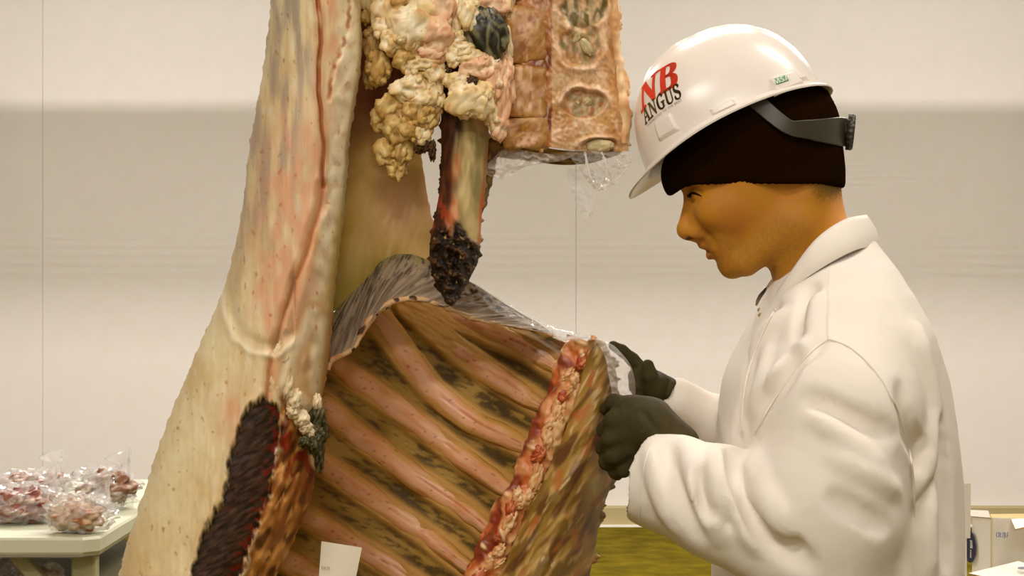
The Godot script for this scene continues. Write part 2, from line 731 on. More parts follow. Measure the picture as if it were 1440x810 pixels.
func room() -> void:
	var x := 6.5
	var zb := -8.4
	var zf := 6.0
	var top := 5.2
	var zc := (zb + zf) * 0.5
	struct("floor", boxmesh(Vector3(0, -0.1, zc), Vector3(2 * x + 0.6, 0.2, zf - zb + 0.6)), M.floor)
	struct("ceiling", boxmesh(Vector3(0, top + 0.1, zc), Vector3(2 * x + 0.6, 0.2, zf - zb + 0.6)), M.ceiling)
	struct("wall_left", boxmesh(Vector3(-x - 0.15, top / 2, zc), Vector3(0.3, top, zf - zb)), M.wall)
	struct("wall_right", boxmesh(Vector3(x + 0.15, top / 2, zc), Vector3(0.3, top, zf - zb)), M.wall)
	struct("wall_front", boxmesh(Vector3(0, top / 2, zf + 0.15), Vector3(2 * x + 0.6, top, 0.3)), M.wall)
	# the back wall: tall insulated panels with fine joints between them
	var wb := struct("wall_back", boxmesh(Vector3(0, top / 2, zb - 0.2), Vector3(2 * x + 0.6, top, 0.3)), M.wall)
	var d := CZ - zb
	var step := 750.0 / F * d
	var x0 := (60.0 - 720.0) / F * d
	for k in range(-2, 4):
		var a := x0 + k * step
		var b := minf(a + step, x)
		a = maxf(a, -x)
		if b - a > 0.1:
			obj("panel", boxmesh(Vector3((a + b) / 2, top / 2, zb - 0.025), Vector3(b - a - 0.0016, top, 0.05), 0.0008), M.wall, wb)
	struct("trim_1", boxmesh(Vector3(0, 0.055, zb + 0.04), Vector3(2 * x, 0.11, 0.08), 0.006), M.kerb)
	struct("trim_2", boxmesh(Vector3(0, 0.004, zb + 0.11), Vector3(2 * x, 0.008, 0.06)), M.white)
	# overhead, out of the frame: slats placed to shade a band of the back wall, lamps
	var shade_slats := thing("unseen_shade_slats", Vector3(0, 3.03, -6.75), "unseen flat white slats overhead, placed to shade a band of the back wall", "unseen light blocker")
	var rail := thing("meat_rail", Vector3(-0.25, 3.45, 0), "steel overhead rail that the beef side hangs from, near the ceiling", "rail")
	obj("bar", boxmesh(Vector3(0, 3.45, 0), Vector3(12.6, 0.07, 0.02), 0.003), M.metal, rail)
	for k in 5:
		obj("hanger", boxmesh(Vector3(-5.0 + k * 2.5, 4.34, 0), Vector3(0.03, 1.72, 0.03), 0.003), M.metal, rail)
	var hk := MB.new()
	tube(hk, PackedVector3Array([Vector3(-0.262, 3.46, 0.03), Vector3(-0.262, 3.3, 0.03), Vector3(-0.262, 3.1, 0.02), Vector3(-0.29, 2.98, 0.0), Vector3(-0.25, 2.93, 0.0), Vector3(-0.21, 2.98, 0.0)]), PackedVector2Array([Vector2(0.009, 0.009), Vector2(0.009, 0.009), Vector2(0.004, 0.004)]), 12, 60, func(_q, _t, _a): return 0.0)
	obj("hook", hk.mesh(), M.metal, rail)
	for k in 31:
		obj("slat", boxmesh(Vector3(0, 3.03, -7.2 + k * 0.03), Vector3(12.9, 0.004, 0.010), 0.0005), M.white, shade_slats)
	for k in 9:
		obj("crossbar", boxmesh(Vector3(-6.0 + k * 1.5, 3.075, -6.75), Vector3(0.03, 0.04, 0.9)), M.white, shade_slats)
	for k in 6:
		obj("rod", boxmesh(Vector3(-5.5 + k * 2.2, 4.12, -6.75), Vector3(0.02, 2.16, 0.02)), M.metal, shade_slats)
	for i in LAMPS.size():
		var o := thing("unseen_ceiling_light", Vector3(LAMPS[i][0], 4.14, LAMPS[i][1]), "unseen white tube light placed to light the room, " + WHERE[i], "ceiling light", "ceiling lights")
		obj("housing", boxmesh(o.position + Vector3(0, 0.06, 0), Vector3(1.56, 0.08, 0.4), 0.01), M.white, o)
		obj("diffuser", boxmesh(o.position + Vector3(0, 0.012, 0), Vector3(1.5, 0.02, 0.34)), M.lamp, o)
		obj("rod", boxmesh(o.position + Vector3(-0.5, 0.58, 0), Vector3(0.02, 0.96, 0.02)), M.metal, o)
		obj("rod", boxmesh(o.position + Vector3(0.5, 0.58, 0), Vector3(0.02, 0.96, 0.02)), M.metal, o)


# ---------------------------------------------------------------- the person
const HUP := Vector3(-0.4179, 0.9085, 0.0)     # the hard hat's own axes: up, front, near side
const HFR := Vector3(-0.9085, -0.4179, 0.0)
const HO := [1024.0, 197.0]
var h_up: Vector3
var h_side: Vector3
var h_o: Vector3
const HP := 2.35   # exponent of the shell's section

func hat_in(p: Vector3) -> Vector3:
	var q := p - h_o
	return Vector3(q.dot(HFR), q.dot(h_up), q.dot(h_side)) * 915.0   # front, up, near side in pixels

func hat_out(a: float, u: float, w: float) -> Vector3:
	return h_o + (HFR * a + h_up * u + h_side * w) * U

func hat_f(p: Vector3) -> float:
	var q := hat_in(p)
	var g := pow(absf((q.x + 14.0) / 136.0), HP) + pow(absf(q.z / 107.0), HP) + pow(maxf(q.y, 0.0) / 149.0, HP)
	return pow(g, 1.0 / HP) - 1.0

func hat_on(p: Vector3, n: Vector3, lift := 0.0006) -> Vector3:
	# drop a point on the shell along the direction n
	var a := -0.04
	var b := 0.04
	for i in 22:
		var m := (a + b) * 0.5
		if hat_f(p + n * m) < 0.0:
			a = m
		else:
			b = m
	return p + n * (a + lift)

func hat_pix(px: float, py: float) -> Vector3:
	var o := Vector3(0, EYE, CZ)
	var dir := (at(px, py, 0.0) - o).normalized()
	var t := 2.7
	while t < 3.2:
		if hat_f(o + dir * t) < 0.0 and hat_in(o + dir * t).y > 0.0:
			break
		t += 0.0005
	return o + dir * t

func hat_n(p: Vector3) -> Vector3:
	var e := 0.0005
	return Vector3(hat_f(p + Vector3(e, 0, 0)) - hat_f(p - Vector3(e, 0, 0)), hat_f(p + Vector3(0, e, 0)) - hat_f(p - Vector3(0, e, 0)), hat_f(p + Vector3(0, 0, e)) - hat_f(p - Vector3(0, 0, e))).normalized()

# lettering bent onto the shell: its middle at a point, its height in metres, its width stretched
func hat_text(called: String, txt: String, px: float, py: float, height: float, wide: float, tilt: float, hex: String, parent: Node3D, bold := true, skew := 0.0, serif := false, lift := 0.0007, fat := 0.0) -> void:
	var f := SystemFont.new()
	f.font_names = PackedStringArray(["Droid Serif" if serif else "Droid Sans"])
	f.font_weight = 800 if bold else 400
	var t := TextMesh.new()
	t.font = f
	t.text = txt
	t.font_size = 64
	t.pixel_size = 0.01
	t.depth = 0.0
	t.curve_step = 2.0
	var p := hat_pix(px, py)
	var n := hat_n(p)
	var rx := h_up.cross(n).normalized()
	if rx.x < 0: rx = -rx
	rx = rx.rotated(n, tilt)
	var ry := n.cross(rx).normalized()
	var arr := t.surface_get_arrays(0)
	var v: PackedVector3Array = arr[Mesh.ARRAY_VERTEX]
	var lo := Vector2(1e9, 1e9)
	var hi := -lo
	for q in v:
		lo = Vector2(minf(lo.x, q.x), minf(lo.y, q.y))
		hi = Vector2(maxf(hi.x, q.x), maxf(hi.y, q.y))
	var mid := (lo + hi) * 0.5
	var k := height / (hi.y - lo.y)
	var nn := PackedVector3Array()
	if fat > 0.0:
		var two := PackedVector3Array()
		var src := PackedVector3Array()
		for q in arr[Mesh.ARRAY_INDEX]: src.append(v[q])
		arr[Mesh.ARRAY_INDEX] = null
		for sft in [[-1, 0], [1, 0], [0, -0.5], [0, 0.5]]:
			for q in src: two.append(q + Vector3(sft[0], sft[1], 0) * fat * (hi.y - lo.y))
		v = two
	for level in 3:
		var w := PackedVector3Array()
		var idx = arr[Mesh.ARRAY_INDEX]
		var list := PackedVector3Array()
		if idx != null and idx.size() > 0:
			for q in idx: list.append(v[q])
		else:
			list = v
		for q in range(0, list.size(), 3):
			var ab := (list[q] + list[q + 1]) * 0.5
			var bc := (list[q + 1] + list[q + 2]) * 0.5
			var ca := (list[q] + list[q + 2]) * 0.5
			w.append_array(PackedVector3Array([list[q], ab, ca, ab, list[q + 1], bc, ca, bc, list[q + 2], ab, bc, ca]))
		v = w
		arr[Mesh.ARRAY_INDEX] = null
	for i in v.size():
		var y := (v[i].y - mid.y) * k
		var x := (v[i].x - mid.x) * k * wide + y * skew
		v[i] = hat_on(p + rx * x + ry * y, n, lift)
		nn.append(n)
	arr[Mesh.ARRAY_VERTEX] = v
	arr[Mesh.ARRAY_NORMAL] = nn
	arr[Mesh.ARRAY_TANGENT] = null
	arr[Mesh.ARRAY_TEX_UV] = null
	var m := ArrayMesh.new()
	m.add_surface_from_arrays(Mesh.PRIMITIVE_TRIANGLES, arr)
	obj(called, m, pmat(hex, 0.5), parent)

# a raised pad on the shell
func hat_pad(called: String, px: float, py: float, wid: float, hei: float, tilt: float, lift: float, col: Color, parent: Node3D, taper := 0.0) -> void:
	var p := hat_pix(px, py)
	var n := hat_n(p)
	var rx := h_up.cross(n).normalized()
	if rx.x < 0: rx = -rx
	rx = rx.rotated(n, tilt)
	var ry := n.cross(rx).normalized()
	var mb := MB.new()
	var pts := PackedVector3Array()
	var cols := PackedColorArray()
	for j in 15:
		for i in 19:
			var x := 2.0 * i / 18.0 - 1.0
			var y := 1.0 - 2.0 * j / 14.0
			var e := ss(0.0, 0.22, 1.0 - absf(x)) * ss(0.0, 0.3, 1.0 - absf(y))
			var w := wid * (1.0 - taper * y)
			pts.append(hat_on(p + rx * x * w * 0.5 + ry * y * hei * 0.5, n, -0.001 + (lift + 0.001) * e))
			cols.append(col)
	mb.grid(19, 15, pts, cols)
	obj(called, mb.mesh(), M.shell, parent)


func hard_hat(who: Node3D) -> void:
	var mb := MB.new()
	var nu := 128
	var rows := []
	for k in 33:
		rows.append([0, k / 32.0])       # the shell from the crown down
	for k in range(1, 9):
		rows.append([1, k / 8.0])        # out over the brim
	rows.append([2, 0.0])
	rows.append([2, 1.0])
	for k in range(1, 7):
		rows.append([3, k / 6.0])        # back under the brim
	for k in range(1, 17):
		rows.append([4, k / 16.0])       # up inside
	var pts := PackedVector3Array()
	var cols := PackedColorArray()
	var white := K("efe5db")
	for r in rows:
		for i in nu:
			var th := TAU * i / nu
			var c := cos(th)
			var s := sin(th)
			var side := s * s
			var base := 8.0 + 14.0 * side - 3.0 * maxf(0.0, c) ** 4
			var rr := pow(pow(absf(c), HP) + pow(absf(s), HP), -1.0 / HP)
			var out_l := 7.0 + 31.0 * pow(maxf(0.0, c), 3.0) + 4.0 * pow(maxf(0.0, -c), 4.0)
			var drop := 5.0 + 12.0 * pow(maxf(0.0, c), 3.0)
			var f: float = r[1]
			var a: float
			var u: float
			var w: float
			var kk := 1.0
			if r[0] == 0 or r[0] == 4:
				var ph := (1.0 - f) * PI * 0.5 if r[0] == 0 else f * PI * 0.5
				var sc := 1.0 if r[0] == 0 else 0.965
				var ch := pow(maxf(cos(ph), 0.0), 2.0 / HP)
				var sh := pow(maxf(sin(ph), 0.0), 2.0 / HP)
				a = 136.0 * c * rr * ch * sc
				w = 107.0 * s * rr * ch * sc
				u = 149.0 * sh * sc
				if r[0] == 0:
					# crown ridge front to back, with a step at its edges
					var rg := (1.0 - ss(12.0, 17.0, absf(w))) * ss(40.0, 75.0, u) * (1.0 - ss(70.0, 100.0, a))
					u += 4.5 * rg
					var rg2 := (1.0 - ss(34.0, 42.0, absf(w))) * ss(40.0, 75.0, u) * (1.0 - ss(20.0, 60.0, a))
					u += 3.0 * rg2
				u = maxf(u, base)
			else:
				var e := f
				if r[0] == 1: e = f
				elif r[0] == 2: e = 1.0
				else: e = 1.0 - f
				a = c * rr * 136.0 + c * out_l * e
				w = s * rr * 107.0 + s * (out_l * 0.6 + 3.0) * e
				u = base - drop * pow(e, 1.2)
				if r[0] == 2: u -= 1.0 + 3.0 * f
				if r[0] == 3: u -= 4.0
				if r[0] == 1 and f > 0.86: u -= 1.0
			pts.append(hat_out(a - 14.0, u, w))
			cols.append(white)
	mb.grid(nu, rows.size(), pts, cols, true, true)
	var hat := obj("hard_hat", mb.mesh(), M.shell, who)
	tag(hat, "glossy white hard hat with a red and olive logo sticker")
	hat_pad("slot_block", 1106, 114, 0.056, 0.030, 0.02, 0.0045, white, hat, 0.08)
	hat_pad("slot_block", 936, 178, 0.040, 0.034, 0.0, 0.005, white, hat, 0.1)
	hat_pad("rim_step", 1017, 150, 0.044, 0.012, 0.0, 0.0022, white, hat)
	hat_text("logo", "NB", 922, 118, 0.050, 0.80, 0.10, "e0391c", hat, true, 0.15, true, 0.0007, 0.022)
	hat_text("logo", "ANGUS", 927, 145, 0.026, 0.60, 0.10, "54440e", hat, true, 0.1, true, 0.0009, 0.012)
	hat_text("lettering", "COMMITTED TO THE BEST", 932, 158, 0.0038, 1.15, 0.10, "8a7682", hat, false)
	hat_pad("maker_badge", 1097, 114, 0.027, 0.014, -0.03, 0.0054, K("7fae86"), hat)
	hat_text("badge_lettering", "MSA", 1097, 114, 0.0085, 1.25, -0.03, "dfe6d6", hat, true, 0.0, false, 0.0064)
	hat_text("lettering", "MYL", 1131, 111, 0.0065, 1.0, -0.05, "a79f94", hat, false)
	# rear strap with its ratchet knob
	var black := K("3a3224")
	var path := V3([1040, 120, 0.088, 1084, 160, 0.101, 1110, 179, 0.104, 1135, 182, 0.096, 1160, 184, 0.078, 1180, 185, 0.046, 1190, 186, 0.0, 1176, 184, -0.05])
	var sm := strap(path, [24, 22, 20, 26, 34, 40, 40, 30], 0.004, black)
	obj("strap", sm.mesh(), M.plastic, hat)
	var km := MB.new()
	var kc := at(1176, 184, 0.008)
	var ka := Vector3(0.985, -0.10, 0.13).normalized()
	var prof := [[0.0, 0.021], [0.012, 0.021], [0.0125, 0.0165], [0.016, 0.0165], [0.0165, 0.027], [0.0245, 0.027], [0.027, 0.0245], [0.027, 0.012], [0.0255, 0.011]]
	disc(km, kc, ka, prof, 72, black, 0.0011)
	obj("ratchet_knob", km.mesh(), M.plastic, hat)


# a ribbon of some thickness along a path; it faces outwards from the head's axis
func strap(path: PackedVector3Array, wide: Array, thick: float, col: Color) -> MB:
	var mb := MB.new()
	var pts := PackedVector3Array()
	var cols := PackedColorArray()
	var n := wide.size() - 1
	var nv := 60
	var mid := at(1070, 180, 0.0)
	for j in nv:
		var t := float(j) / (nv - 1)
		var p := curve(path, t)
		var tan := (curve(path, t + 0.01) - curve(path, t - 0.01)).normalized()
		var out := p - mid
		out.y = 0.0
		out = (out - tan * out.dot(tan)).normalized()
		var up := out.cross(tan).normalized()
		if up.y < 0: up = -up
		var f := t * n
		var k := mini(int(f), n - 1)
		var w := lerpf(wide[k], wide[k + 1], f - k) * U * 0.5
		for q in [[1, -1], [1, 0.6], [0.9, 1], [-0.9, 1], [-1, 0.6], [-1, -1]]:
			pts.append(p + up * w * q[0] + out * thick * 0.5 * q[1])
			cols.append(col)
	mb.grid(6, nv, pts, cols, true, false)
	return mb

# a turned shape about an axis: profile of [along, radius]
func disc(mb: MB, c: Vector3, axis: Vector3, prof: Array, nu: int, col: Color, knurl := 0.0) -> void:
	var e1 := axis.cross(Vector3(0, 1, 0)).normalized()
	var e2 := axis.cross(e1).normalized()
	var pts := PackedVector3Array()
	var cols := PackedColorArray()
	for p in prof:
		for i in nu:
			var a := TAU * i / nu
			var r: float = p[1]
			if knurl > 0.0 and r > 0.024: r += knurl * sin(a * 18.0)
			pts.append(c + axis * p[0] + (e1 * cos(a) + e2 * sin(a)) * r)
			cols.append(col)
	var s := mb.v.size()
	mb.grid(nu, prof.size(), pts, cols, true, false)
	mb.fan(s, nu, c + axis * prof[0][0], col)
	mb.fan(s + (prof.size() - 1) * nu, nu, c + axis * prof[prof.size() - 1][0], col, true)


func person() -> void:
	h_side = Vector3(0, 0, 1).rotated(HFR, -0.14)
	if h_side.y < 0: h_side = Vector3(0, 0, 1).rotated(HFR, 0.14)
	h_up = h_side.cross(HFR).normalized()
	if h_up.y < 0: h_up = -h_up
	h_o = at(HO[0], HO[1], 0.0)
	var who := thing("person", Vector3(at(1170, 405, 0).x, 0, 0), "person in white lab coat, hard hat and black gloves, leaning towards the hanging beef", "person")
	head(who)
	hard_hat(who)
	beanie(who)
	lab_coat(who)
	gloves(who)
	legs(who)


func head(who: Node3D) -> void:
	var g := Sdf.new(at(925, 445, -0.13), at(1260, 120, 0.13), 0.003)
	var s := func(x: float, y: float, z: float): return at(x, y, 0.0) + Vector3(0, 0, z * U)
	# skull and the mask of the face
	g.ell(s.call(1064, 195, 0), Vector3(102, 98, 78) * U, 0.01)
	g.ell(s.call(1048, 280, 0), Vector3(82, 74, 62) * U, 0.03)
	# forehead, brow, cheekbones
	g.ell(s.call(1000, 235, 0), Vector3(60, 42, 58) * U, 0.02)
	for z in [-1.0, 1.0]:
		g.cap(s.call(969, 255, 7 * z), s.call(988, 256, 44 * z), 9 * U, 10 * U, 0.012)
		g.ell(s.call(1012, 298, 36 * z), Vector3(34, 24, 22) * U, 0.02)
		# jaw from the hinge to the chin
		g.cap(s.call(1105, 318, 46 * z), s.call(1046, 368, 22 * z), 22 * U, 21 * U, 0.025)
	g.ell(s.call(1028, 369, 0), Vector3(19, 23, 25) * U, 0.016)
	# muzzle
	g.ell(s.call(1018, 338, 0), Vector3(27, 30, 34) * U, 0.018)
	# eye sockets
	for z in [-1.0, 1.0]:
		g.ell(s.call(969, 274, 27 * z), Vector3(15, 11, 17) * U, 0.010, Basis.IDENTITY, true)
	# nose
	g.cap(s.call(974, 268, 0), s.call(962, 318, 0), 7.5 * U, 9 * U, 0.010)
	g.ell(s.call(963, 324, 0), Vector3(11.5, 12, 12) * U, 0.006)
	for z in [-1.0, 1.0]:
		g.cap(s.call(980, 292, 7 * z), s.call(981, 322, 10 * z), 9 * U, 11 * U, 0.010)
		g.ell(s.call(976, 328, 12 * z), Vector3(11, 8.5, 7) * U, 0.006)
	g.cap(s.call(968, 332, 0), s.call(988, 337, 0), 6 * U, 7 * U, 0.006)
	for z in [-1.0, 1.0]:
		g.ell(s.call(971, 335.5, 8.5 * z), Vector3(5.5, 3.4, 4) * U, 0.003, Basis(Vector3(0, 0, 1), 0.5), true)
		# the crease from the nose to the corner of the mouth
		g.cap(s.call(989, 328, 25 * z), s.call(999, 345, 33 * z), 2 * U, 2 * U, 0.012, true)
	# lips
	for z in [-1.0, 1.0]:
		g.cap(s.call(988.5, 344, 0), s.call(1003, 350, 20 * z), 6 * U, 3.5 * U, 0.005)
		g.cap(s.call(1000, 359, 0), s.call(1009, 355, 19 * z), 6.5 * U, 3.5 * U, 0.005)
		g.cap(s.call(988, 352.5, 0), s.call(1010, 352.5, 22 * z), 1.8 * U, 1.6 * U, 0.003, true)
	g.cap(s.call(1003, 369, -12), s.call(1003, 369, 12), 2 * U, 2 * U, 0.010, true)
	# eyeballs, lids
	for z in [-1.0, 1.0]:
		g.ell(s.call(983, 274, 27 * z), Vector3(12.5, 12, 13) * U, 0.003)
		g.cap(s.call(970, 272, 22 * z), s.call(982, 277, 40 * z), 2.6 * U, 2.2 * U, 0.003)
		g.cap(s.call(973, 280, 20 * z), s.call(985, 282, 38 * z), 2.4 * U, 2.0 * U, 0.004)
	# neck down into the coat
	g.cap(s.call(1124, 285, 0), s.call(1163, 450, 0), 59 * U, 61 * U, 0.03)
	g.ell(s.call(1126, 255, 0), Vector3(50, 50, 58) * U, 0.02)
	for z in [-1.0, 1.0]:
		g.cap(s.call(1132, 262, 52 * z), s.call(1112, 430, 22 * z), 15 * U, 15 * U, 0.03)
	# ears, under the cap
	for z in [-1.0, 1.0]:
		g.ell(s.call(1100, 238, 66 * z), Vector3(17, 22, 8) * U, 0.008)
	var mb := MB.new()
	var o := at(0, 0, 0)
	g.into(mb, func(p: Vector3):
		var x := p.x * 915.0 + 720.0
		var y := 405.0 - (p.y - EYE) * 915.0
		var z := absf(p.z) * 915.0
		var c := K("be8524").lerp(K("c07c2e"), 0.5 + 0.5 * n2(x * 0.03, y * 0.03))
		c = c.lerp(K("b06c22"), 0.7 * exp(-pow((x - 1025.0) / 34.0, 2) - pow((y - 306.0) / 30.0, 2)))
		c = c.lerp(K("dc9a58"), ss(1145, 1190, x))
		# shaved stubble on jaw, chin and lip
		var st := (1.0 - ss(8.0, 34.0, inpoly(x, y, V2([992, 340, 1012, 352, 1050, 360, 1090, 322, 1108, 330, 1088, 372, 1040, 398, 1006, 384, 1002, 366]))))
		c = c.lerp(K("86641f"), 0.5 * st * (0.75 + 0.5 * n2(x * 0.9, y * 0.9)))
		var lip := (1.0 - ss(5.0, 8.0, polydist(x, y, V2([987, 345, 1003, 351])))) + (1.0 - ss(5.0, 8.0, polydist(x, y, V2([999, 359, 1008, 355]))))
		c = c.lerp(K("a05c28"), 0.5 * clampf(lip, 0, 1) * (1.0 - ss(18, 24, z)))
		c = c.lerp(K("3a1c08"), 0.85 * (1.0 - ss(0.7, 1.2, Vector2((x - 970.0) / 6.5, (y - 334.5 + (x - 970.0) * 0.35) / 3.2).length())) * (1.0 - ss(13, 17, z)))  # nostril darkness painted into the skin colour
		# cropped hair on the nape
		c = c.lerp(K("5e4c18"), 0.75 * ss(-12, 10, n2(x * 0.4, y * 0.4) * 10 + 280 - y - absf(x - 1150) * 0.25) * ss(1118, 1140, x))
		return c)
	# torso and arms under the coat, coarse
	var b := Sdf.new(Vector3(0.1, 0.7, -0.3), Vector3(0.75, 1.5, 0.42), 0.014)
	b.cap(at(1170, 400, 0), at(1190, 820, 0), 0.08, 0.13, 0.05)
	b.ell(at(1180, 560, 0), Vector3(0.13, 0.2, 0.17), 0.05)
	for z in [-1.0, 1.0]:
		b.cap(at(1165, 490, 0) + Vector3(0, 0, 0.15 * z), at(1165, 760, 0) + Vector3(0, 0, 0.2 * z), 0.055, 0.045, 0.03)
	b.into(mb, func(_p): return K("d5932f"))
	obj("body", mb.mesh(), M.skin, who)
	# eyes with lashes, brows; dropped on the skin from the side
	for z in [-1.0, 1.0]:
		var skin := func(x: float, y: float, lift: float): 
			var p := g.hit(s.call(x, y, 120.0 * z), Vector3(0, 0, -z), 0.3)
			return p + Vector3(0, 0, z * lift)
		var e := MB.new()
		lump(e, skin.call(969.5, 276.8, -0.001), Vector3(3.6, 2.6, 2.6) * U, 0.0, 1.0, 10, func(_q, _e): oc = K("1a120a"))
		obj("eye", e.mesh(), M.wet, who)
		var l := MB.new()
		tube(l, PackedVector3Array([skin.call(965.5, 277.5, 0.0008), skin.call(967.5, 275, 0.001), skin.call(971.5, 273, 0.0012), skin.call(978, 275.5, 0.001), skin.call(983, 278.5, 0.0005)]), V2([0.8 * U, 0.8 * U, 1.7 * U, 1.4 * U, 1.8 * U, 1.4 * U, 1.2 * U, 1.0 * U, 0.5 * U, 0.5 * U]), 10, 24, func(_q, _t, _a):
			oc = K("2a1808")
			return 0.0)
		obj("eyelash", l.mesh(), M.knit, who)
		var w := MB.new()
		tube(w, PackedVector3Array([skin.call(966, 262, 0.0), skin.call(968, 259, 0.001), skin.call(978, 258, 0.001), skin.call(992, 262, 0.0)]), V2([2 * U, 2 * U, 3 * U, 2.4 * U, 3 * U, 2.4 * U, 1.4 * U, 1.2 * U]), 10, 20, func(_q, _t, _a):
			oc = K("3a2a10")
			return 0.0)
		obj("eyebrow", w.mesh(), M.knit, who)


func beanie(who: Node3D) -> void:
	var g := Sdf.new(at(905, 300, -0.13), at(1215, 60, 0.13), 0.0035)
	var s := func(x: float, y: float, z: float): return at(x, y, 0.0) + Vector3(0, 0, z * U)
	g.ell(s.call(1062, 185, 0), Vector3(112, 112, 86) * U, 0.01)
	g.cap(s.call(1101, 266, 0), s.call(1098, 188, 0), 84 * U, 81 * U, 0.02)
	g.ell(s.call(1000, 245, 0), Vector3(70, 60, 66) * U, 0.02)
	g.ell(s.call(1122, 240, 0), Vector3(60, 70, 72) * U, 0.02)
	# the lower edge: almost level, dipping over the forehead
	var lo := g
	var i := 0
	for z in lo.nzz:
		for y in lo.ny:
			for x in lo.nx:
				var p := lo.o + Vector3(x, y, z) * lo.h
				var px := p.x * 915.0 + 720.0
				var py := 405.0 - (p.y - EYE) * 915.0
				var edge := 262.0 + 3.0 * ss(1120, 1180, px) + 15.0 * (1.0 - ss(936, 968, px))
				var e := (py - edge) * U * 0.9
				var c := lo.d[i]
				var m := maxf(0.006 - absf(c - e), 0.0) / 0.006
				lo.d[i] = maxf(c, e) + m * m * 0.006 * 0.25
				i += 1
	var mb := MB.new()
	g.into(mb, func(p: Vector3):
		return K("1d1209").lerp(K("20150b"), 0.5 + 0.5 * f3(p * 60.0)),
		func(p: Vector3): return 0.0008 * sin(atan2(p.z, p.x - at(1070, 0, 0).x) * 90.0))
	var b := obj("knit_cap", mb.mesh(), M.knit, who)
	tag(b, "black knit cap pulled down under the hard hat")


const TORSO := [
	[318.0, 1150.0, 1222.0, 40.0, 40.0], [350.0, 1118.0, 1238.0, 66.0, 66.0], [380.0, 1098.0, 1260.0, 105.0, 105.0], [420.0, 1072.0, 1284.0, 150.0, 140.0],
	[470.0, 1046.0, 1308.0, 186.0, 180.0], [530.0, 1020.0, 1327.0, 190.0, 195.0], [600.0, 1010.0, 1340.0, 190.0, 200.0], [680.0, 1006.0, 1348.0, 190.0, 200.0],
	[760.0, 1004.0, 1349.0, 190.0, 200.0], [880.0, 1000.0, 1346.0, 195.0, 200.0], [1000.0, 1000.0, 1350.0, 195.0, 200.0]]

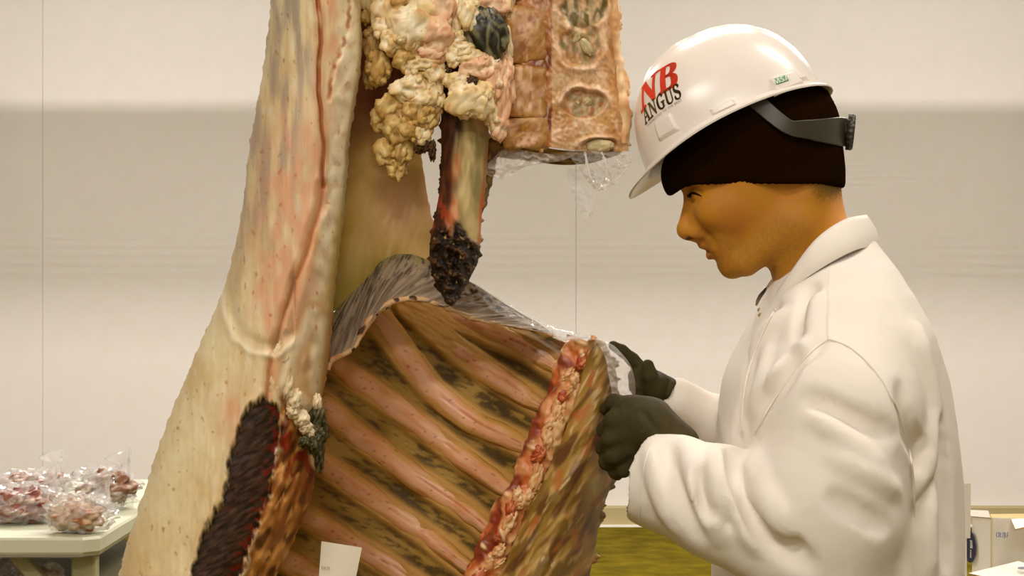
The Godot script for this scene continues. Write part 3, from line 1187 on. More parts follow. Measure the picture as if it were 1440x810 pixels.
func lab_coat(who: Node3D) -> void:
	var cell := 0.005
	var g := Sdf.new(at(862, 880, -0.26), at(1375, 296, 0.0) + Vector3(0, 0, 0.36), cell)
	# torso: level sections
	var val := PackedFloat32Array([0, 0, 0, 0])
	for y in g.ny:
		var wy := g.o.y + y * cell
		var py := 405.0 - (wy - EYE) * 915.0
		if py < 312.0:
			continue
		row_at(TORSO, py, val)
		var xc := ((val[0] + val[1]) * 0.5 - 720.0) * U
		var hx := (val[1] - val[0]) * 0.5 * U
		for z in g.nzz:
			var wz := g.o.z + z * cell
			var hz := (val[2] if wz > 0.0 else val[3]) * U
			var ez := pow(absf(wz / hz), 2.2)
			var i := (z * g.ny + y) * g.nx
			for x in g.nx:
				var ex := pow(absf((g.o.x + x * cell - xc) / hx), 2.2)
				g.d[i] = (pow(ex + ez, 1.0 / 2.2) - 1.0) * minf(hx, hz) * 0.8
				i += 1
	var N := func(x: float, y: float, z: float): return at(x, y, z)
	# near sleeve: shoulder, upper arm, elbow, forearm, cuff
	g.cap(N.call(1180, 500, 0.10), N.call(1178, 580, 0.17), 0.098, 0.112, 0.02)
	g.cap(N.call(1178, 580, 0.17), N.call(1165, 720, 0.20), 0.112, 0.108, 0.03)
	g.cap(N.call(1150, 700, 0.20), N.call(1160, 800, 0.20), 0.105, 0.09, 0.03)
	g.cap(N.call(1130, 770, 0.20), N.call(1010, 706, 0.17), 0.085, 0.080, 0.008)
	g.cap(N.call(1010, 706, 0.17), N.call(940, 678, 0.115), 0.080, 0.071, 0.02)
	g.cap(N.call(940, 678, 0.115), N.call(870, 652, 0.07), 0.071, 0.069, 0.02)
	# far sleeve
	g.cap(N.call(1150, 520, -0.16), N.call(1120, 650, -0.19), 0.085, 0.08, 0.03)
	g.cap(N.call(1110, 640, -0.17), N.call(1010, 600, -0.15), 0.065, 0.047, 0.02)
	g.cap(N.call(1010, 600, -0.15), N.call(951, 561, -0.11), 0.043, 0.034, 0.02)
	# folds: ridges and creases along lines given in the picture, laid on the cloth
	var eye := Vector3(0, EYE, CZ)
	var marks := []
	var folds := [
		# forearm: folds running down from its upper edge
		[918, 628, 945, 738, 6, 1], [940, 628, 982, 745, 6, -1], [965, 622, 1012, 752, 7, 1], [991, 668, 999, 716, 5, -1], [1026, 676, 1034, 730, 5.5, -1],
		[1012, 632, 1020, 716, 6, 1], [1036, 690, 1062, 765, 7, 1],
		# the upper sleeve hanging over the forearm
		[1042, 636, 1050, 684, 8, -1], [1050, 684, 1082, 738, 9, -1], [1082, 738, 1132, 792, 9, -1], [1058, 640, 1068, 690, 8, 1], [1068, 690, 1104, 742, 8, 1],
		# faint drag lines across the upper arm
		[1137, 560, 1250, 612, 4, -1], [1150, 590, 1240, 660, 3.5, 1], [1175, 700, 1240, 742, 4, -1], [1170, 640, 1262, 690, 4, 1],
		# gathers by the shoulder seam
		[1150, 486, 1100, 532, 4, -1], [1136, 482, 1080, 544, 4, 1], [1118, 500, 1072, 570, 4.5, -1],
		# beside and behind the sleeve
		[1268, 546, 1290, 640, 5, -1], [1290, 640, 1297, 736, 6, -1], [1274, 600, 1294, 638, 4, -1], [1292, 470, 1318, 620, 6, 1], [1310, 590, 1288, 690, 5, 1], [1322, 600, 1330, 790, 6, -1], [1305, 700, 1302, 810, 6, 1],
		# front panel
		[1088, 442, 1058, 500, 5, -1], [1058, 500, 1039, 604, 5, -1], [1098, 446, 1064, 500, 4, 1], [1064, 500, 1048, 600, 4, 1], [1082, 486, 1058, 580, 5, 1], [1140, 404, 1130, 468, 3.5, -1], [1152, 420, 1144, 470, 3, 1],
	]
	for f in folds:
		var last := Vector3.ZERO
		var r: float = f[4] * U * 1.25
		for k in 9:
			var t := k / 8.0
			var bow := 5.0 * sin(t * PI) * sin(f[0] * 1.7 + f[3])
			var p := g.hit(eye, (at(lerpf(f[0], f[2], t) + bow, lerpf(f[1], f[3], t) + bow * 0.5, 0) - eye).normalized(), 4.0)
			if p.distance_to(eye) > 3.3:
				last = Vector3.ZERO
				continue
			var n := g.grad(p)
			var e := sin(t * PI)
			p += n * r * ((0.42 * e - 1.0) if f[5] > 0 else (1.0 - 0.34 * e))
			if last != Vector3.ZERO:
				marks.append([last, p, r, f[5]])
			last = p
	for m in marks:
		g.cap(m[0], m[1], m[2], m[2], 0.022, m[3] < 0)
	# the mouth of the near cuff
	var ca: Vector3 = N.call(905, 664, 0.10)
	var cd: Vector3 = (N.call(880, 652, 0.075) - N.call(936, 676, 0.115)).normalized()
	for z in g.nzz:
		if g.o.z + z * cell < -0.04:
			continue
		for y in g.ny:
			var i := (z * g.ny + y) * g.nx
			for x in mini(g.nx, 30):
				var e := (g.o + Vector3(x, y, z) * cell - ca).dot(cd) + 0.008
				g.d[i] = maxf(g.d[i], e)
				i += 1
	g.cap(N.call(850, 645, 0.058), N.call(925, 672, 0.106), 0.061, 0.058, 0.006, true)
	var mb := MB.new()
	var white := K("eee6da")
	g.into(mb, func(_p): return white, func(p: Vector3):
		return 0.0018 * nz.get_noise_3dv(p * Vector3(11, 6, 11)) + 0.0004 * nz.get_noise_3dv(p * 40.0))
	# the skirt of the coat, below
	var pts := PackedVector3Array()
	var cols := PackedColorArray()
	for j in 20:
		var y := 1.38 - (870.0 - 405.0) * U - j * 0.016
		for i in 64:
			var a := TAU * i / 64
			var e := 1.0 + 0.02 * j / 19.0 * sin(a * 9.0)
			pts.append(Vector3(at(1174, 0, 0).x + cos(a) * 0.186 * e, y, sin(a) * 0.215 * e))
			cols.append(white)
	mb.grid(64, 20, pts, cols, true, true)
	var coat := obj("lab_coat", mb.mesh(), M.cloth, who)
	tag(coat, "loose white cotton lab coat with a turned down collar")
	collar(coat, white)
	# seams: thin welts lying on the cloth
	seam(coat, g, [1166, 478, 1196, 490, 1228, 520, 1253, 560, 1272, 610, 1282, 665, 1286, 735], 1.5, white)
	seam(coat, g, [1166, 478, 1140, 495, 1112, 530, 1085, 570, 1062, 612], 1.4, white)
	seam(coat, g, [1167, 382, 1164, 420, 1163, 460, 1166, 478], 1.0, white)
	seam(coat, g, [1092, 436, 1078, 458, 1064, 492, 1052, 530, 1046, 570, 1043, 606], 1.8, white)
	seam(coat, g, [918, 616, 908, 650, 902, 690, 900, 735], 1.0, white)
	# snaps on the front
	for p in [[1069, 443], [1068, 436]]:
		var q := g.hit(eye, (at(p[0], p[1], 0) - eye).normalized(), 4.0)
		if q.distance_to(eye) < 3.4:
			var sm := MB.new()
			lump(sm, q, Vector3(3.2, 3.2, 3.2) * U, 0.0, 1.0, 8, func(_q, _e): oc = K("a08a50"))
			obj("snap", sm.mesh(), M.plastic, coat)


func seam(coat: Node3D, g: Sdf, line: Array, r: float, col: Color) -> void:
	var eye := Vector3(0, EYE, CZ)
	var raw := V3_(line)
	var path := PackedVector3Array()
	for i in 24:
		var p := curve(raw, i / 23.0)
		var q := g.hit(eye, (p - eye).normalized(), 4.0)
		if q.distance_to(eye) < 3.5:
			path.append(q + g.grad(q) * (0.0012 + r * U * 0.3))
	if path.size() < 4:
		return
	var mb := MB.new()
	var k := r * U
	tube(mb, path, PackedVector2Array([Vector2(k, k * 0.7), Vector2(k, k * 0.7)]), 8, 48, func(_q, _t, _a):
		oc = col
		return 0.0)
	obj("seam", mb.mesh(), M.cloth, coat)

func V3_(a: Array) -> PackedVector3Array:
	var p := PackedVector3Array()
	for i in range(0, a.size(), 2):
		p.append(at(a[i], a[i + 1], 0.0))
	return p


func collar(coat: Node3D, col: Color) -> void:
	# columns go from the near front tip round the nape to the far front tip: stand, fold, leaf edge
	var stand := V3([1096, 436, 0.062, 1112, 405, 0.074, 1140, 372, 0.080, 1172, 342, 0.066, 1203, 322, 0.0, 1172, 342, -0.066, 1135, 372, -0.078, 1098, 400, -0.07, 1078, 425, -0.055])
	var fold := V3([1092, 412, 0.066, 1110, 386, 0.082, 1146, 339, 0.090, 1186, 311, 0.070, 1219, 304, 0.0, 1180, 312, -0.075, 1140, 340, -0.090, 1100, 375, -0.082, 1078, 405, -0.06])
	var leaf := V3([1094, 434, 0.078, 1120, 402, 0.099, 1160, 374, 0.108, 1208, 350, 0.084, 1237, 349, 0.0, 1208, 350, -0.095, 1160, 374, -0.118, 1095, 405, -0.108, 1062, 430, -0.08])
	var mb := MB.new()
	var nu := 90
	var pts := PackedVector3Array()
	var cols := PackedColorArray()
	var prof := [[0, 0.0], [0, 0.5], [0, 0.85], [1, 0.0], [1, 0.12], [1, 0.4], [1, 0.7], [1, 1.0], [2, 1.0], [2, 0.6], [2, 0.15], [3, 0.8], [3, 0.3]]
	for r in prof:
		for i in nu:
			var t := float(i) / (nu - 1)
			var a := curve(stand, t)
			var b := curve(fold, t)
			var c := curve(leaf, t)
			var out := (c - Vector3(at(1160, 0, 0).x, c.y, 0.0)).normalized()
			var p: Vector3
			var f: float = r[1]
			match r[0]:
				0: p = a.lerp(b, f)
				1: p = b.lerp(c, f) + out * 0.006 * sin(f * PI) + Vector3(0, 0.002, 0) * (1.0 - f)
				2: p = b.lerp(c, f) + out * (0.006 * sin(f * PI) - 0.0035)
				_: p = a.lerp(b, f) - out * 0.0035
			pts.append(p)
			cols.append(col)
	mb.grid(nu, prof.size(), pts, cols, false, false)
	# close the ring of sections
	for i in nu - 1:
		var l := (prof.size() - 1) * nu
		mb.quad(l + i, l + i + 1, i + 1, i)
	obj("collar", mb.mesh(), M.cloth, coat)
	# dark shirt showing in the neck opening
	var sm := MB.new()
	tube(sm, V3([1088, 432, 0.045, 1104, 404, 0.062, 1136, 368, 0.070, 1168, 342, 0.058, 1196, 326, 0.0, 1168, 342, -0.058, 1136, 368, -0.07, 1100, 402, -0.06, 1086, 424, -0.02, 1086, 430, 0.02]), PackedVector2Array([Vector2(0.006, 0.006), Vector2(0.006, 0.006)]), 10, 80, func(_q, _t, _a):
		oc = K("2c1c0c")
		return 0.0)
	obj("shirt_neckband", sm.mesh(), M.knit, coat)


func gloves(who: Node3D) -> void:
	var s := func(x: float, y: float, z: float): return at(x, y, z)
	var paint := func(p: Vector3): return K("3c331a").lerp(K("474026"), 0.5 + 0.5 * f3(p * 90.0))
	# near hand: back of the hand towards the camera, fingers closed down round the edge of the meat
	var g := Sdf.new(at(825, 700, -0.06), at(985, 525, 0.0) + Vector3(0, 0, 0.16), 0.003)
	g.cap(s.call(950, 628, 0.10), s.call(915, 600, 0.095), 0.037, 0.040, 0.02)
	g.ell(s.call(893, 603, 0.085), Vector3(0.043, 0.048, 0.028), 0.018, Basis(Vector3(0, 0, 1), 0.5))
	# thumb along the top
	g.cap(s.call(920, 580, 0.09), s.call(887, 572, 0.085), 0.018, 0.0145, 0.014)
	g.cap(s.call(887, 572, 0.085), s.call(864, 566, 0.06), 0.0145, 0.013, 0.006)
	g.cap(s.call(864, 566, 0.06), s.call(852, 576, 0.035), 0.0125, 0.010, 0.005)
	# four fingers
	var fing := [
		[882, 590, 0.098, 862, 592, 0.092, 850, 604, 0.068, 853, 612, 0.048, 0.0125],
		[880, 612, 0.100, 859, 618, 0.094, 849, 630, 0.068, 853, 637, 0.048, 0.0130],
		[884, 632, 0.098, 864, 641, 0.092, 853, 650, 0.068, 857, 655, 0.05, 0.0125],
		[893, 648, 0.092, 877, 660, 0.084, 866, 664, 0.066, 868, 668, 0.05, 0.0112]]
	for f in fing:
		var r: float = f[12]
		g.cap(s.call(f[0], f[1], f[2]), s.call(f[3], f[4], f[5]), r * 1.12, r * 1.05, 0.008)
		g.cap(s.call(f[3], f[4], f[5]), s.call(f[6], f[7], f[8]), r * 1.05, r * 0.95, 0.004)
		g.cap(s.call(f[6], f[7], f[8]), s.call(f[9], f[10], f[11]), r * 0.95, r * 0.8, 0.004)
	# creases where the thumb folds
	g.cap(s.call(898, 566, 0.10), s.call(890, 574, 0.105), 0.0015, 0.0015, 0.006, true)
	g.cap(s.call(925, 606, 0.138), s.call(905, 580, 0.125), 0.001, 0.001, 0.01, true)
	var mb := MB.new()
	g.into(mb, paint, func(p: Vector3): return 0.0006 * f3(p * 45.0))
	var a := obj("glove", mb.mesh(), M.glove, who)
	tag(a, "black glove on the nearer hand, closed over the spine edge")
	# far hand: index finger out along the film, thumb up, the others bent behind
	var h := Sdf.new(at(840, 585, -0.20), at(965, 465, -0.02), 0.0027)
	h.ell(s.call(918, 545, -0.095), Vector3(0.030, 0.024, 0.020), 0.012, Basis(Vector3(0, 0, 1), -0.6))
	h.cap(s.call(938, 548, -0.10), s.call(915, 540, -0.095), 0.021, 0.023, 0.01)
	h.cap(s.call(912, 530, -0.105), s.call(889, 505, -0.105), 0.0115, 0.0105, 0.01)
	h.cap(s.call(889, 505, -0.105), s.call(875, 493, -0.10), 0.0102, 0.0095, 0.004)
	h.cap(s.call(875, 493, -0.10), s.call(862, 486, -0.09), 0.0095, 0.0078, 0.004)
	h.cap(s.call(921, 545, -0.08), s.call(914, 528, -0.068), 0.015, 0.0125, 0.01)
	h.cap(s.call(914, 528, -0.068), s.call(911, 514, -0.066), 0.0120, 0.0098, 0.004)
	for f in [[908, 540, -0.112, 893, 529, -0.10, 892, 545, -0.085, 0.0108], [912, 552, -0.11, 897, 545, -0.10, 897, 558, -0.088, 0.0104], [918, 560, -0.105, 904, 558, -0.098, 905, 568, -0.09, 0.0092]]:
		var r: float = f[9]
		h.cap(s.call(f[0], f[1], f[2]), s.call(f[3], f[4], f[5]), r * 1.08, r, 0.006)
		h.cap(s.call(f[3], f[4], f[5]), s.call(f[6], f[7], f[8]), r, r * 0.85, 0.004)
	var m2 := MB.new()
	h.into(m2, paint, func(p: Vector3): return 0.0005 * f3(p * 50.0))
	# rolled cuff
	tube(m2, V3([940, 534, -0.125, 944, 538, -0.085, 939, 553, -0.075, 934, 560, -0.1, 937, 545, -0.13, 940, 534, -0.125]), PackedVector2Array([Vector2(0.005, 0.005), Vector2(0.005, 0.005)]), 10, 40, func(q, _t, _a):
		oc = paint.call(q)
		return 0.0)
	var b := obj("glove", m2.mesh(), M.glove, who)
	tag(b, "black glove on the farther hand, forefinger pointing along the film")


func legs(who: Node3D) -> void:
	var x := at(1174, 0, 0).x
	var tm := MB.new()
	for z in [-0.1, 0.1]:
		tube(tm, PackedVector3Array([Vector3(x, 0.95, z), Vector3(x - 0.02, 0.5, z), Vector3(x + 0.02, 0.09, z)]), PackedVector2Array([Vector2(0.095, 0.095), Vector2(0.075, 0.07), Vector2(0.06, 0.055)]), 24, 20, func(_q, _t, _a):
			oc = K("2a2c33")
			return 0.0)
	obj("trousers", tm.mesh(), M.cloth, who)
	for z in [-0.1, 0.1]:
		var b := Sdf.new(Vector3(x - 0.26, -0.02, z - 0.09), Vector3(x + 0.14, 0.22, z + 0.09), 0.01)
		b.cap(Vector3(x + 0.03, 0.2, z), Vector3(x + 0.03, 0.06, z), 0.05, 0.055, 0.02)
		b.cap(Vector3(x + 0.03, 0.05, z), Vector3(x - 0.16, 0.045, z), 0.05, 0.045, 0.03)
		for i in b.d.size():
			b.d[i] = maxf(b.d[i], 0.001 - (b.o.y + (i / b.nx % b.ny) * b.h))
		var mb := MB.new()
		b.into(mb, func(_p): return K("d8d4c8"))
		obj("boot", mb.mesh(), M.plastic, who)


# ---------------------------------------------------------------- the side of beef
const RIBS := [
	[612, 432, 640, 446, 690, 468, 745, 492, 790, 522],
	[575, 430, 606, 458, 645, 494, 690, 525, 738, 556, 766, 574],
	[500, 428, 534, 452, 572, 506, 610, 550, 666, 592, 720, 618, 762, 640],
	[470, 505, 498, 530, 540, 560, 597, 602, 644, 638, 702, 680, 738, 702],
	[448, 560, 478, 590, 532, 633, 604, 683, 656, 718, 706, 760],
	[430, 632, 456, 652, 500, 684, 553, 720, 612, 762, 676, 812],
	[400, 706, 430, 724, 482, 756, 536, 788, 590, 826, 650, 874],
	[370, 770, 400, 786, 436, 808, 500, 850, 600, 912]]
const RIB_W := [20.0, 19.0, 21.0, 19.0, 19.0, 19.0, 18.0, 18.0]
var rib_lines: Array[PackedVector2Array] = []

func spine_x(y: float) -> float:
	return 838.0 - (y - 480.0) * 0.437 + 8.0 * sin((y - 480.0) * 0.0095)

func cave(x: float, y: float) -> float:
	# depth of the chest wall
	var xl := 468.0 - (y - 500.0) * 0.2
	var t := clampf((x - xl) / (spine_x(y) - 24.0 - xl), 0.0, 1.0)
	var z := -0.055 - 0.11 * sin(pow(t, 0.85) * PI) + 0.055 * ss(0.8, 1.0, t)
	return z - 0.03 * (1.0 - ss(420, 520, y - (x - 500) * 0.12))

func beef_side() -> void:
	for r in RIBS:
		rib_lines.append(V2(r))
	var b := thing("beef_side", at(600, 405, 0) - Vector3(0, 0.62, 0), "side of beef hanging before the person, ribs showing, partly wrapped in film", "meat")
	flank(b)
	inner_flank(b)
	chest(b)
	loin(b)
	kidney_fat(b)
	hanging_tender(b)
	hook(b)


func flank(b: Node3D) -> void:
	var slit := V2([447, -60, 447, 0, 452, 60, 447, 120, 455, 200, 453, 262])
	var slit2 := V2([492, -40, 490, 30, 482, 66, 470, 92, 462, 140])
	var groove := V2([455, 262, 448, 300, 436, 340, 414, 405, 392, 465, 380, 520, 376, 560])
	var flap := V2([326, 350, 315, 405, 320, 440, 334, 474, 356, 490, 386, 496, 420, 470, 420, 340])
	var dark := V2([352, 570, 372, 556, 392, 572, 396, 610, 388, 650, 376, 700, 356, 760, 330, 830, 310, 900, 250, 900, 268, 815, 284, 752, 314, 702, 324, 640, 338, 596])
	var sinew := V2([396, 560, 430, 590, 450, 680, 420, 760, 380, 830, 330, 900, 310, 900, 356, 760, 388, 650])
	var rows := [
		[392, -260, .03, 425, -260, .05, 460, -260, .05, 500, -260, .02],
		[384, -80, .03, 425, -80, .05, 465, -80, .05, 508, -80, .02],
		[381, 0, .03, 424, 0, .05, 466, 0, .05, 507, 0, .02],
		[371, 90, .03, 418, 90, .05, 462, 90, .05, 508, 88, .02],
		[352, 200, .03, 403, 200, .05, 450, 200, .05, 492, 196, .02],
		[339, 300, .03, 390, 300, .05, 440, 300, .05, 484, 300, .02],
		[316, 400, .03, 372, 400, .05, 428, 400, .05, 472, 400, .01],
		[274, 500, .03, 340, 500, .05, 408, 500, .05, 463, 505, -.01],
		[233, 600, .03, 305, 600, .05, 385, 600, .05, 447, 600, 0],
		[203, 690, .03, 280, 690, .05, 365, 690, .05, 440, 690, .01],
		[175, 780, .03, 255, 780, .05, 335, 780, .05, 402, 785, .01],
		[160, 850, .03, 235, 850, .05, 305, 850, .05, 365, 850, .01],
		[165, 930, .03, 225, 930, .04, 280, 930, .04, 320, 930, .01]]
	var edge_fold := V2([400, 470, 398, 520, 392, 560])
	var strand := V2([440, 440, 428, 470, 408, 500, 402, 540])
	var strand2 := V2([452, 450, 446, 500, 444, 545])
	var mb := MB.new()
	slab(mb, rows, 128, 500, 0.10, 0.09, func(x: float, y: float, u: float, v: float):
		var d := 0.0
		var n := f2(x * 0.012, y * 0.006)
		var fine := n2(x * 0.07, y * 0.02 + 40.0)
		var grain := n2(x * 0.22, y * 0.06 + 11.0)
		var streak := n2(x * 0.09, y * 0.008 + 5.0) * 0.7 + n2(x * 0.25, y * 0.02) * 0.4
		var c := K("ead9ac").lerp(K("d9be8c"), clampf(0.45 + n * 1.2 + 0.35 * streak, 0, 1))
		c = c.lerp(K("f2e6c6"), clampf(fine + 0.2 * grain, 0, 1) * 0.6)
		# grey film of dried membrane up high on the outer side
		var gr := (1.0 - ss(280, 420, y)) * (1.0 - ss(0.35, 0.62, u)) * ss(-0.7, 0.7, n2(x * 0.05, y * 0.009 + 9.0) + 0.6 * streak)
		c = c.lerp(K("a39383"), 0.85 * gr)
		# pink lean showing through
		var pk := exp(-pow((x - 418.0) / 52.0, 2) - pow((y - 280.0) / 120.0, 2)) + 0.9 * exp(-pow((x - 395.0) / 40.0, 2) - pow((y - 430.0) / 70.0, 2)) + 0.8 * exp(-pow((x - 332.0) / 26.0, 2) - pow((y - 590.0) / 45.0, 2)) + 0.8 * exp(-pow((x - 470.0) / 16.0, 2) - pow((y - 60.0) / 120.0, 2))
		c = c.lerp(K("e0a07c"), clampf(pk * (0.75 + 0.7 * n2(x * 0.04, y * 0.02 + 70.0)), 0, 0.8))
		# tan towards the shoulder
		c = c.lerp(K("cfa464"), 0.5 * ss(600, 830, y + n * 80.0) * (1.0 - ss(0.0, 0.8, u)) * (0.6 + 0.6 * fine) + 0.06)
		# pale border of fat along the belly edge
		c = c.lerp(K("f2e6c4"), 0.75 * ss(0.70, 0.80, u + 0.03 * fine) * (1.0 - ss(330, 430, y)))
		d += 0.005 * ss(0.70, 0.80, u) * n2(x * 0.05, y * 0.03)
		c = c.lerp(K("d8ae80"), 0.5 * ss(0.3, 0.6, n2(x * 0.06 + 31.0, y * 0.05)) * ss(0.70, 0.8, u))
		# yellow translucent membrane along the edge lower down
		c = c.lerp(K("cdb55e"), 0.75 * ss(0.84, 0.92, u) * ss(220, 330, y) * (1.0 - ss(560, 590, y)))
		if y > 420 and y < 590 and x > 385:
			var a := minf(polydist(x, y, strand), polydist(x, y, strand2))
			c = c.lerp(K("efdcb4"), 0.9 * exp(-pow(a / 9.0, 2)))
			c = c.lerp(K("d49a62"), 0.6 * exp(-pow((a - 14.0) / 5.0, 2)))
			d += 0.005 * exp(-pow(a / 7.0, 2)) * (0.6 + 0.5 * fine)
		# a few red and brown flecks
		var sp := n2(x * 0.09 + 300.0, y * 0.06)
		c = c.lerp(K("b5682c"), 0.6 * ss(0.80, 0.88, sp))
		c = c.lerp(K("8a5a26"), 0.6 * ss(0.78, 0.86, n2(x * 0.13, y * 0.05 + 210.0)) * ss(0.25, 0.0, absf(u - 0.2)))
		# slits and grooves
		if y < 300:
			var a := polydist(x + 1.5 * n2(y * 0.02, 3.0), y, slit)
			c = c.lerp(K("8e3c16"), (1.0 - ss(1.6, 4.8, a)) * 0.95 * ss(-0.9, -0.2, n2(y * 0.02, 21.0)))
			c = c.lerp(K("c98a5c"), (1.0 - ss(4.0, 11.0, a)) * 0.5)
			d -= 0.007 * (1.0 - ss(0.0, 5.0, a))
			a = polydist(x + 2.0 * n2(y * 0.06, 8.0), y, slit2)
			c = c.lerp(K("b4562a"), (1.0 - ss(1.0, 4.0, a)) * 0.7 * ss(-0.3, 0.2, n2(y * 0.05, 1.0)))
			d -= 0.004 * (1.0 - ss(0.0, 5.0, a))
		if y > 240 and y < 570:
			var a := polydist(x + 1.5 * n2(y * 0.02, 5.0), y, groove)
			c = c.lerp(K("d08a54"), (1.0 - ss(4.0, 16.0, a)) * 0.5)
			c = c.lerp(K("b8642e"), (1.0 - ss(0.5, 4.0, a)) * 0.6)
			d -= 0.006 * (1.0 - ss(0.0, 7.0, a))
			d += 0.003 * exp(-pow((a - 13.0) / 6.0, 2))
		if y > 360 and y < 520 and x < 415:
			var e := inpoly(x + 2.0 * fine, y, flap)
			d += 0.004 * exp(-pow((e - 5.0) / 6.0, 2))
			d -= 0.007 * exp(-pow((e + 8.0) / 9.0, 2)) * ss(360, 400, y)
			c = c.lerp(K("f4e9c8"), 0.6 * exp(-pow((e - 4.0) / 5.0, 2)))
			c = c.lerp(K("b9a680"), 0.4 * exp(-pow((e + 9.0) / 9.0, 2)) * ss(360, 400, y))  # shade under the flap edge, put into the colour
		# the cut face of the shoulder: dark dried muscle, red sinew beside it
		if y > 520 and x > 230:
			var e := inpoly(x + 5.0 * fine, y, sinew) + 6.0 * n2(x * 0.05, y * 0.05)
			var m := 1.0 - ss(-6.0, 6.0, e)
			if m > 0.0:
				var p := x * 0.92 + y * 0.40
				var q := -x * 0.40 + y * 0.92
				var w := n2(p * 0.05, q * 0.012)
				var w2 := n2(p * 0.13, q * 0.03)
				var sc := K("9a5e22").lerp(K("c68a44"), clampf(0.45 + w * 1.1 + 0.3 * w2, 0, 1))
				sc = sc.lerp(K("5a2c10"), ss(0.2, 0.6, n2(p * 0.06, q * 0.015 + 33.0)) * 0.9)
				sc = sc.lerp(K("962a0e"), ss(-0.2, 0.4, n2(x * 0.05 + 90.0, y * 0.04)) * (1.0 - ss(640, 720, y)) * 0.9)
				sc = sc.lerp(K("dca25c"), ss(0.45, 0.7, n2(p * 0.10 + 7.0, q * 0.03 + 133.0)))
				c = c.lerp(sc, m)
				d += m * (0.005 * w + 0.002 * w2 - 0.004)
			e = inpoly(x + 4.0 * fine, y + 3.0 * n, dark)
			m = 1.0 - ss(-3.0, 3.0, e + 3.0 * grain)
			if m > 0.0:
				var hair := n2((x * 0.86 - y * 0.5) * 0.03, (x * 0.5 + y * 0.86) * 0.16) + 0.5 * n2((x * 0.86 - y * 0.5) * 0.06, (x * 0.5 + y * 0.86) * 0.35)
				var sc := K("26160c").lerp(K("4a3422"), clampf(0.35 + hair * 0.8, 0, 1))
				sc = sc.lerp(K("7a1c0a"), 0.85 * ss(-0.1, 0.5, n2(x * 0.07, y * 0.07 + 51.0)) * ss(-26.0, -2.0, e) * ss(356, 376, x + (y - 600.0) * 0.38))
				c = c.lerp(sc, m)
				d += m * (-0.007 + 0.0007 * hair)
			d += 0.004 * exp(-pow((e - 5.0) / 5.0, 2)) * (1.0 - ss(345, 365, x + (y - 600) * 0.3))
		d += 0.003 * n + 0.0008 * fine + 0.0003 * grain + 0.0006 * streak
		oc = c
		return d, 0.55, 2.0)
	obj("flank", mb.mesh(), M.fat, b)
	# lumps of fat and mould at the inner corner of the cut
	var lm := MB.new()
	for q in [[396, 500, 0.142, 11, 18], [388, 540, 0.142, 9, 20], [404, 540, 0.134, 8, 20], [414, 562, 0.126, 11, 14], [424, 588, 0.116, 11, 11], [430, 600, 0.110, 9, 10], [412, 578, 0.124, 9, 10], [437, 608, 0.104, 6, 7], [446, 566, 0.085, 6, 12]]:
		lump(lm, at(q[0], q[1], q[2]), Vector3(q[3], q[4], 9) * U, 0.45, 2.2, 16, func(_q, e):
			oc = K("ecdfbb").lerp(K("d9b788"), clampf(0.4 + e, 0, 1)))
	obj("fat_lump", lm.mesh(), M.fat, b)
	lm = MB.new()
	for q in [[446, 588, 0.085, 11, 18], [454, 606, 0.07, 8, 16], [440, 624, 0.10, 10, 14], [449, 636, 0.085, 7, 26], [445, 612, 0.095, 10, 12], [428, 622, 0.112, 8, 8]]:
		lump(lm, at(q[0], q[1], q[2]), Vector3(q[3], q[4], 9) * U, 0.5, 2.4, 16, func(_q, e):
			oc = K("26200e").lerp(K("6b6238"), clampf(0.35 + e * 1.3, 0, 1)))
	obj("dark_tissue", lm.mesh(), M.meat, b)


